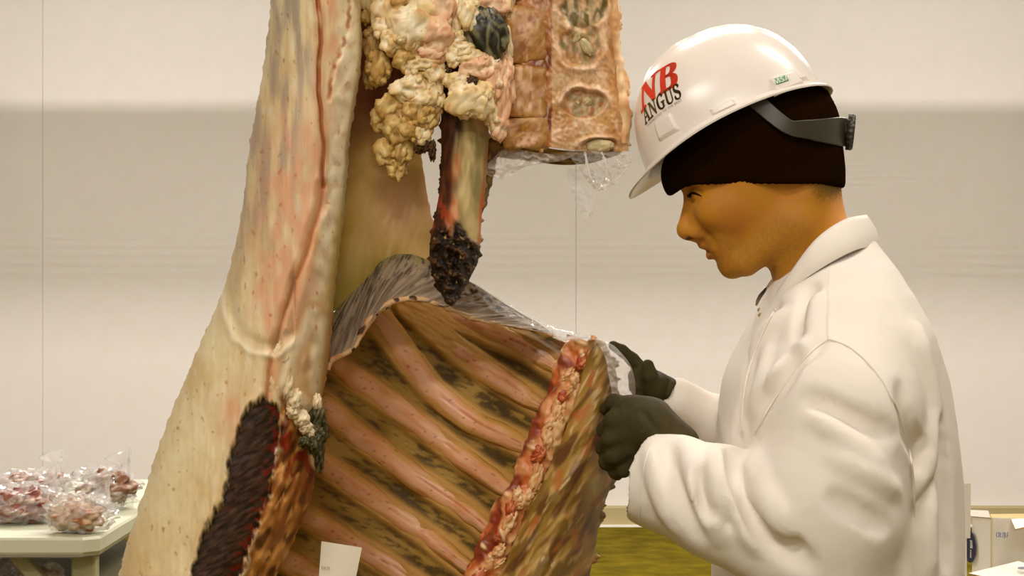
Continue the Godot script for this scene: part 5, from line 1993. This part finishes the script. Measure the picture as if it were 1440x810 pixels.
func hook(b: Node3D) -> void:
	# above the frame: the round of the leg, its shank, and the rail hook
	var g := Sdf.new(Vector3(-0.45, 1.9, -0.22), Vector3(0.32, 3.1, 0.22), 0.014)
	g.ell(at(630, -330, 0.0), Vector3(0.2, 0.28, 0.12), 0.05)
	g.cap(at(560, -230, 0.02), at(600, -420, 0.0), 0.10, 0.11, 0.05)
	g.cap(at(760, -240, -0.02), at(680, -400, 0.0), 0.09, 0.11, 0.05)
	g.cap(at(640, -450, 0.0), at(640, -900, 0.0), 0.11, 0.045, 0.05)
	g.cap(at(640, -900, 0.0), at(640, -1080, 0.0), 0.045, 0.05, 0.02)
	var mb := MB.new()
	g.into(mb, func(p: Vector3):
		return K("e2cfa0").lerp(K("c9905c"), clampf(0.4 + f3(p * 6.0), 0, 1)), func(p: Vector3): return 0.006 * f3(p * 12.0))
	obj("leg_round", mb.mesh(), M.fat, b)


# ---------------------------------------------------------------- films, tag
func sheet(rows: Array, nu: int, nv: int, crumple: float, freq: float) -> ArrayMesh:
	var mb := MB.new()
	var pts := PackedVector3Array()
	var cols := PackedColorArray()
	var m := rows.size()
	var lines := []
	for r in rows:
		var l := PackedVector3Array()
		var src := PackedVector3Array()
		for k in range(0, r.size(), 3):
			src.append(Vector3(r[k], r[k + 1], r[k + 2]))
		for i in nu:
			l.append(curve(src, float(i) / (nu - 1)))
		lines.append(l)
	for j in nv:
		var f := float(j) / (nv - 1) * (m - 1)
		var k := mini(int(f), m - 2)
		for i in nu:
			var w: Vector3 = lines[k][i].cubic_interpolate(lines[k + 1][i], lines[maxi(k - 1, 0)][i], lines[mini(k + 2, m - 1)][i], f - k)
			var e := 1.0 - absf(n2(w.x * freq, w.y * freq)) * 2.0
			pts.append(at(w.x, w.y, w.z + crumple * e + crumple * 0.7 * n2(w.x * freq * 3.0, w.y * freq * 3.0)))
			cols.append(Color.WHITE)
	mb.grid(nu, nv, pts, cols)
	return mb.mesh()

func films() -> void:
	var a := thing("plastic_film", at(840, 230, 0), "clear plastic film hanging crumpled from the cut loin, with glints built as milky folds", "plastic film")
	obj("film_sheet", sheet([[790, 206, .02, 825, 212, .03, 856, 214, .03, 886, 212, .0], [805, 225, .02, 830, 232, .035, 858, 232, .03, 889, 226, .0], [822, 250, .02, 836, 254, .03, 856, 250, .02, 874, 244, .0], [838, 268, .02, 843, 269, .02, 852, 268, .02, 860, 262, .01]], 60, 50, 0.012, 0.05), M.film, a)
	obj("film_sheet", sheet([[712, 204, .0, 740, 212, .01, 775, 216, .01, 815, 214, .01], [690, 226, .0, 720, 230, .01, 750, 230, .01, 790, 226, .01], [682, 234, .0, 700, 240, .005, 722, 238, .005, 745, 232, .0], [684, 246, .0, 694, 249, .0, 706, 252, .0, 716, 248, .0]], 60, 40, 0.006, 0.04), M.milky, a)
	obj("film_sheet", sheet([[796, 236, -.03, 812, 238, -.02, 834, 240, -.03], [802, 262, -.03, 816, 262, -.02, 838, 258, -.03], [812, 290, -.03, 822, 290, -.02, 836, 286, -.03], [820, 312, -.03, 826, 312, -.02, 832, 306, -.03]], 30, 40, 0.004, 0.05), M.film, a)
	for q in [[822, 213, .04, 826, 232, .045, 832, 252, .045, 843, 269, .04], [840, 268, .04, 850, 262, .042, 858, 259, .042, 866, 258, .035], [846, 214, .045, 851, 226, .05, 854, 236, .05, 858, 246, .045], [866, 224, .045, 874, 230, .045, 882, 229, .035, 889, 225, .02], [888, 227, .02, 880, 238, .03, 872, 248, .03, 862, 258, .035]]:
		var fm := MB.new()
		tube(fm, V3(q), PackedVector2Array([Vector2(0.6 * U, 0.8 * U), Vector2(2.2 * U, 1.4 * U), Vector2(1.4 * U, 1.2 * U), Vector2(0.7 * U, 0.8 * U)]), 10, 40, func(p: Vector3, _t, _a): return 0.0012 * nz.get_noise_3dv(p * 160.0))
		obj("film_fold_glint", fm.mesh(), M.milky, a)  # milky tubes stand in for bright highlights on the folds
	var c := thing("plastic_film", at(760, 450, 0), "clear plastic film stretched along the top edge of the ribs towards the gloves", "plastic film")
	obj("film_sheet", sheet([[664, 396, -.05, 700, 418, -.04, 745, 442, -.02, 786, 462, .0, 828, 470, .02], [672, 408, -.045, 705, 430, -.03, 750, 452, -.01, 790, 468, .01, 830, 474, .02], [690, 436, -.03, 720, 448, -.02, 756, 462, .0, 790, 478, .015, 832, 478, .02]], 90, 30, 0.003, 0.06), M.film, c)
	var crease := MB.new()
	tube(crease, V3([776, 464, .02, 786, 476, .022, 806, 475, .022, 826, 474, .022]), PackedVector2Array([Vector2(1.5 * U, 2 * U), Vector2(3.0 * U, 2 * U), Vector2(1.0 * U, 1 * U)]), 10, 30, func(_q, _t, _a): return 0.0)
	obj("film_fold_glint", crease.mesh(), M.milky, c)  # highlight on this crease, built as a milky tube
	obj("film_sheet", sheet([[836, 476, .03, 846, 478, .035, 860, 484, .01, 868, 490, -.05], [850, 500, .04, 862, 500, .04, 878, 506, .0, 886, 512, -.06], [856, 530, .04, 870, 530, .04, 884, 532, .01, 893, 536, -.06], [862, 560, .04, 874, 560, .03, 886, 560, .01, 894, 560, -.05]], 40, 50, 0.004, 0.035), M.milky, c)
	# paper tag stuck on the ribs
	var t := thing("paper_tag", at(478, 800, 0.0), "small white paper tag with tiny print stuck to the lowest ribs", "tag")
	var tm := MB.new()
	var pts := PackedVector3Array()
	var cols := PackedColorArray()
	var zt := 0.012
	for back in [0.0, 0.0006]:
		for j in 24:
			for i in 20:
				var u := i / 19.0
				var v := j / 23.0
				var x := lerpf(lerpf(452, 509, u), lerpf(447, 497, u), v)
				var y := lerpf(lerpf(761, 770, u), 830, v)
				pts.append(at(x, y, zt + 0.004 * sin(u * 2.4 + v) - back - 0.006 * (1.0 - v)))
				cols.append(K("e9dfca"))
	tm.grid(20, 24, pts.slice(0, 480), cols.slice(0, 480))
	tm.grid(20, 24, pts.slice(480), cols.slice(480), false, true)
	obj("paper", tm.mesh(), M.card, t)
	print_text(t, "DATE", at(458, 799, zt + 0.0052), 0.0042, "7a6a4c", Basis(Vector3(0, 0, 1), -0.1))


func print_text(parent: Node3D, txt: String, where: Vector3, height: float, hex: String, b: Basis, wide := 1.0) -> void:
	var f := SystemFont.new()
	f.font_names = PackedStringArray(["Droid Sans"])
	var t := TextMesh.new()
	t.font = f
	t.text = txt
	t.font_size = 32
	t.pixel_size = 0.01
	t.depth = 0.02
	var o := MeshInstance3D.new()
	o.name = "lettering"
	o.mesh = t
	o.material_override = pmat(hex, 0.7)
	parent.add_child(o, true)
	var off := Vector3.ZERO
	var p: Node3D = parent
	while p != self:
		off += p.position
		p = p.get_parent()
	var k := height / 0.23
	o.transform = Transform3D(b.scaled_local(Vector3(k * wide, k, k)), where - off)


# ---------------------------------------------------------------- table with bagged meat
func left_table() -> void:
	var y := 0.86
	var x1 := -0.862
	var z0 := -1.06
	var z1 := -2.3
	var t := thing("work_table", Vector3(-1.6, 0, -1.65), "pale green topped work table with a thick edge, holding bagged meat", "table")
	var mb := MB.new()
	var green := K("cfd0b4")
	# a top with a cut-off corner
	var poly := [Vector2(-2.5, z0), Vector2(x1 - 0.03, z0), Vector2(x1, z0 - 0.03), Vector2(x1, z1), Vector2(-2.5, z1)]
	prism(mb, poly, y - 0.035, y, green, 0.005)
	obj("table_top", mb.mesh(), M.table, t)
	mb = MB.new()
	var apron := [Vector2(-2.48, z0 - 0.004), Vector2(x1 - 0.032, z0 - 0.004), Vector2(x1 - 0.004, z0 - 0.034), Vector2(x1 - 0.004, z1 + 0.01), Vector2(-2.48, z1 + 0.01)]
	prism(mb, apron, y - 0.042, y - 0.008, K("96947a"), 0.003)
	obj("apron", mb.mesh(), M.table, t)
	for p in [[x1 - 0.045, z0 - 0.09], [x1 - 0.045, z1 + 0.1], [-2.4, z0 - 0.09], [-2.4, z1 + 0.1]]:
		obj("leg", boxmesh(Vector3(p[0], (y - 0.04) / 2, p[1]), Vector3(0.05, y - 0.04, 0.05), 0.004, Basis.IDENTITY, K("a9a67c")), M.table, t)
	var br := Basis(Vector3(0, 0, 1), 0.7)
	obj("brace", boxmesh(Vector3(x1 - 0.12, y - 0.13, z0 - 0.09), Vector3(0.03, 0.22, 0.03), 0.003, br, K("a9a67c")), M.table, t)
	obj("shelf", boxmesh(Vector3(-1.66, 0.70, -1.7), Vector3(1.5, 0.02, 1.0), 0.003, Basis.IDENTITY, K("8a8566")), M.table, t)
	# the bags
	bag("bagged pile of dark red meat at the near left corner of the table", [30, 712, -1.34, 60, 27], 0.86, ["7a3420", "a86a58"], 4)
	bag("bagged pale fatty joint in front of the others, near the table corner", [114, 722, -1.15, 42, 23], 0.86, ["dcc29c", "a8602c"], 3)
	bag("bagged brown cut with a pointed end, furthest right on the table", [140, 690, -1.6, 48, 26], 0.86, ["7c5034", "9a6a50"], 3)
	bag("bagged reddish slab at the back left of the table", [45, 682, -1.75, 50, 18], 0.86, ["8c4a38", "b48a7a"], 3)
	bag("white plastic bag of meat on the shelf under the table", [4, 795, -1.42, 26, 24], 0.71, ["c9b8ae", "b08a84"], 1)
	bag("bagged red meat on the shelf under the table", [56, 812, -1.24, 30, 18], 0.71, ["a8503c", "c08a80"], 1)


func prism(mb: MB, poly: Array, y0: float, y1: float, col: Color, ch: float) -> void:
	var n := poly.size()
	var mid := Vector2.ZERO
	for p in poly: mid += p / n
	var o := Vector3(mid.x, (y0 + y1) * 0.5, mid.y)
	var lev := []
	for q in [[y0, ch], [y0 + ch, 0.0], [y1 - ch, 0.0], [y1, ch]]:
		var r := []
		for p in poly:
			var v: Vector2 = p
			var w := v - (v - mid).normalized() * float(q[1])
			r.append(Vector3(w.x, q[0], w.y) - o)
		lev.append(r)
	for k in 3:
		for i in n:
			mb.face([lev[k][i], lev[k][(i + 1) % n], lev[k + 1][(i + 1) % n], lev[k + 1][i]], col, o, Basis.IDENTITY)
	mb.face(lev[0], col, o, Basis.IDENTITY)
	mb.face(lev[3], col, o, Basis.IDENTITY)


func bag(label: String, q: Array, floor_y: float, tones: Array, lumps: int) -> void:
	var c := at(q[0], q[1], q[2])
	var d := (CZ - float(q[2])) / F
	var rx: float = q[3] * d
	var ry: float = q[4] * d
	c.y = maxf(c.y, floor_y + ry * 0.55)
	var o := thing("bagged_meat", Vector3(c.x, floor_y, c.z), label, "meat bag", "bags of meat at the left table")
	for k in lumps:
		var m := MB.new()
		var off := Vector3(rng.randf_range(-0.45, 0.45) * rx, rng.randf_range(-0.3, 0.35) * ry, rng.randf_range(-0.3, 0.3) * rx)
		if lumps == 1: off = Vector3.ZERO
		var mix := rng.randf()
		lump(m, c + off, Vector3(rx * (0.9 if lumps == 1 else 0.62), ry * 0.75, rx * 0.6), 0.5, 1.4, 26, func(p: Vector3, e: float):
			var w := f3(p * 1.6 + off * 40.0)
			var cc := K(tones[0]).lerp(K(tones[1]), clampf(0.45 + 1.3 * w + 0.5 * e, 0, 1))
			oc = cc.lerp(K("e2cdb4"), ss(0.15 - 0.1 * mix, 0.4, f3(p * 2.4 + off * 70.0)))
			, Basis(Vector3(0, 0, 1), rng.randf_range(-0.3, 0.3)))
		for i in m.v.size():
			m.v[i].y = maxf(m.v[i].y, floor_y + 0.004)
		obj("meat", m.mesh(), M.wet, o)
	var fm := MB.new()
	lump(fm, c, Vector3(rx * 1.12, ry * 1.18, rx * 0.85), 0.42, 2.6, 30, func(_p, _e): pass)
	for i in fm.v.size():
		fm.v[i].y = maxf(fm.v[i].y, floor_y + 0.001)
	obj("bag_film", fm.mesh(), M.film, o)
	if lumps > 2:
		var tm := MB.new()
		var top := c + Vector3(rx * 0.6, ry * 0.7, 0)
		tube(tm, PackedVector3Array([top, top + Vector3(0.01, 0.03, 0), top + Vector3(0.0, 0.06, 0.01)]), PackedVector2Array([Vector2(0.03, 0.02), Vector2(0.008, 0.008), Vector2(0.035, 0.01)]), 16, 16, func(_q, _t, a): return 0.006 * sin(a * 5.0))
		obj("bag_neck", tm.mesh(), M.film, o)


# ---------------------------------------------------------------- cartons on the right
func flapmesh(p: Array, thick: float, col: Color, rim := "b8935c") -> ArrayMesh:
	# a board of four corners with thickness
	var mb := MB.new()
	var n: Vector3 = (p[1] - p[0]).cross(p[3] - p[0]).normalized() * thick
	var mid: Vector3 = (p[0] + p[1] + p[2] + p[3]) * 0.25 + n * 0.5
	var a := []
	var b := []
	for q in p:
		a.append(q - mid)
		b.append(q + n - mid)
	for i in 4:
		mb.face([a[i], a[(i + 1) % 4], b[(i + 1) % 4], b[i]], K(rim), mid, Basis.IDENTITY)
	mb.face(a, col, mid, Basis.IDENTITY)
	mb.face(b, col, mid, Basis.IDENTITY)
	return mb.mesh()

func boxes() -> void:
	var zt := -0.9
	var st := thing("packing_table", Vector3(1.15, 0, -1.0), "low white packing table under the open cartons, behind the person", "table")
	obj("table_top", boxmesh(Vector3(1.15, 0.66, -1.0), Vector3(0.7, 0.04, 0.8), 0.004, Basis.IDENTITY, K("d8d2c0")), M.table, st)
	for p in [[0.85, -0.65], [1.45, -0.65], [0.85, -1.35], [1.45, -1.35]]:
		obj("leg", boxmesh(Vector3(p[0], 0.32, p[1]), Vector3(0.04, 0.64, 0.04), 0.004, Basis.IDENTITY, K("b0aa98")), M.table, st)
	# the open carton whose corner faces the camera
	var a := at(1367, 727, -1.10)
	var c := at(1394.5, 729, -0.98)
	var e := at(1500, 732, -1.16)
	var f := e + (a - c)
	var bot := 0.68
	var o := thing("carton", Vector3(c.x, bot, c.z), "white open carton with a navy round mark on its left side and blue stamp", "carton")
	var white := K("e4ddcf")
	var th := 0.0028
	for q in [[a, c], [c, e], [e, f], [f, a]]:
		var p0: Vector3 = q[0]
		var p1: Vector3 = q[1]
		obj("side_panel", flapmesh([Vector3(p0.x, bot, p0.z), Vector3(p1.x, bot, p1.z), p1, p0], -th, white, "cfc2a4"), M.card, o)
	obj("bottom_panel", flapmesh([Vector3(a.x, bot, a.z), Vector3(c.x, bot, c.z), Vector3(e.x, bot, e.z), Vector3(f.x, bot, f.z)], th, white), M.card, o)
	# flaps
	obj("flap", flapmesh([a, c, at(1391, 719, -1.02), at(1364, 718, -1.14)], th, K("efe9dc")), M.card, o)
	obj("flap", flapmesh([c + (e - c) * 0.25, e, at(1505, 726, -0.94), at(1428, 744, -0.93)], th, K("efe9dc")), M.card, o)
	obj("flap", flapmesh([f, a, at(1372, 723, -1.32), at(1480, 722, -1.40)], th, K("c9ae78")), M.card, o)
	# navy disc on the left side panel
	var along := (c - a).normalized()
	var n := along.cross(Vector3.UP).normalized()
	if n.z < 0: n = -n
	var dc := at(1362, 768, -1.11) + along * 0.012 + n * 0.001
	var dm := MB.new()
	disc(dm, dc, n, [[0.0, 0.034], [0.0008, 0.034]], 48, K("2e2c40"))
	obj("round_mark", dm.mesh(), M.card, o)
	var bs := Basis(along, Vector3.UP, n)
	print_text(o, "TA", dc + n * 0.0012 + along * 0.012 + Vector3(0, 0.004, 0), 0.016, "d8d4d0", bs, 0.6)
	print_text(o, "il", dc + n * 0.0012 + along * 0.009 - Vector3(0, 0.016, 0), 0.016, "c8b8b0", bs, 0.8)
	var al2 := (e - c).normalized()
	var n2_ := al2.cross(Vector3.UP).normalized()
	if n2_.z < 0: n2_ = -n2_
	var b2 := Basis(al2, Vector3.UP, n2_)
	print_text(o, "CB:7JLF", at(1406, 752, -0.995) + n2_ * 0.006, 0.0095, "6c74a0", b2)
	# the tall flap of the carton beside it
	var o2 := thing("carton", at(1352, 780, -0.85), "tall white carton flap standing upright at the person's back", "carton")
	obj("flap", flapmesh([at(1335, 757, -0.85), at(1364.5, 757, -0.85), at(1365.5, 680, -0.85), at(1335, 680, -0.85)], -0.004, white), M.card, o2)
	var q0 := at(1330, 757, -0.85)
	var q1 := at(1360, 757, -0.85)
	var w := q1.x - q0.x
	obj("side_panel", boxmesh(Vector3((q0.x + q1.x) / 2 - 0.1, (q0.y + bot) / 2, -0.862), Vector3(w + 0.2, q0.y - bot, 0.02), 0.001, Basis.IDENTITY, white), M.card, o2)
	# the nearer carton: its flap slopes across the bottom of the frame
	var o3 := thing("carton", at(1410, 815, -0.72), "nearer white carton whose sloping flap carries a small grey round mark", "carton")
	var l0 := at(1362, 806, -0.74)
	var l1 := at(1432, 789, -0.80)
	var r0 := at(1480, 812, -0.62)
	obj("flap", flapmesh([l0, at(1470, 830, -0.6), at(1475, 803, -0.74), l1], -0.004, K("efe9dc")), M.card, o3)
	obj("side_panel", boxmesh(Vector3(l0.x + 0.09, (0.68 + l0.y - 0.03) / 2, -0.66), Vector3(0.2, l0.y - 0.03 - 0.68, 0.1), 0.002, Basis.IDENTITY, white), M.card, o3)
	var fm := MB.new()
	var fn := (at(1470, 830, -0.6) - l0).cross(l1 - l0).normalized()
	if fn.y < 0: fn = -fn
	var fc := l0 + (at(1470, 830, -0.6) - l0) * 0.30 + (l1 - l0) * 0.62 + fn * 0.0045
	disc(fm, fc, fn, [[0.0, 0.0085], [0.0006, 0.0085], [0.0006, 0.005], [0.0002, 0.004]], 32, K("8c8a90"))
	obj("round_mark", fm.mesh(), M.card, o3)
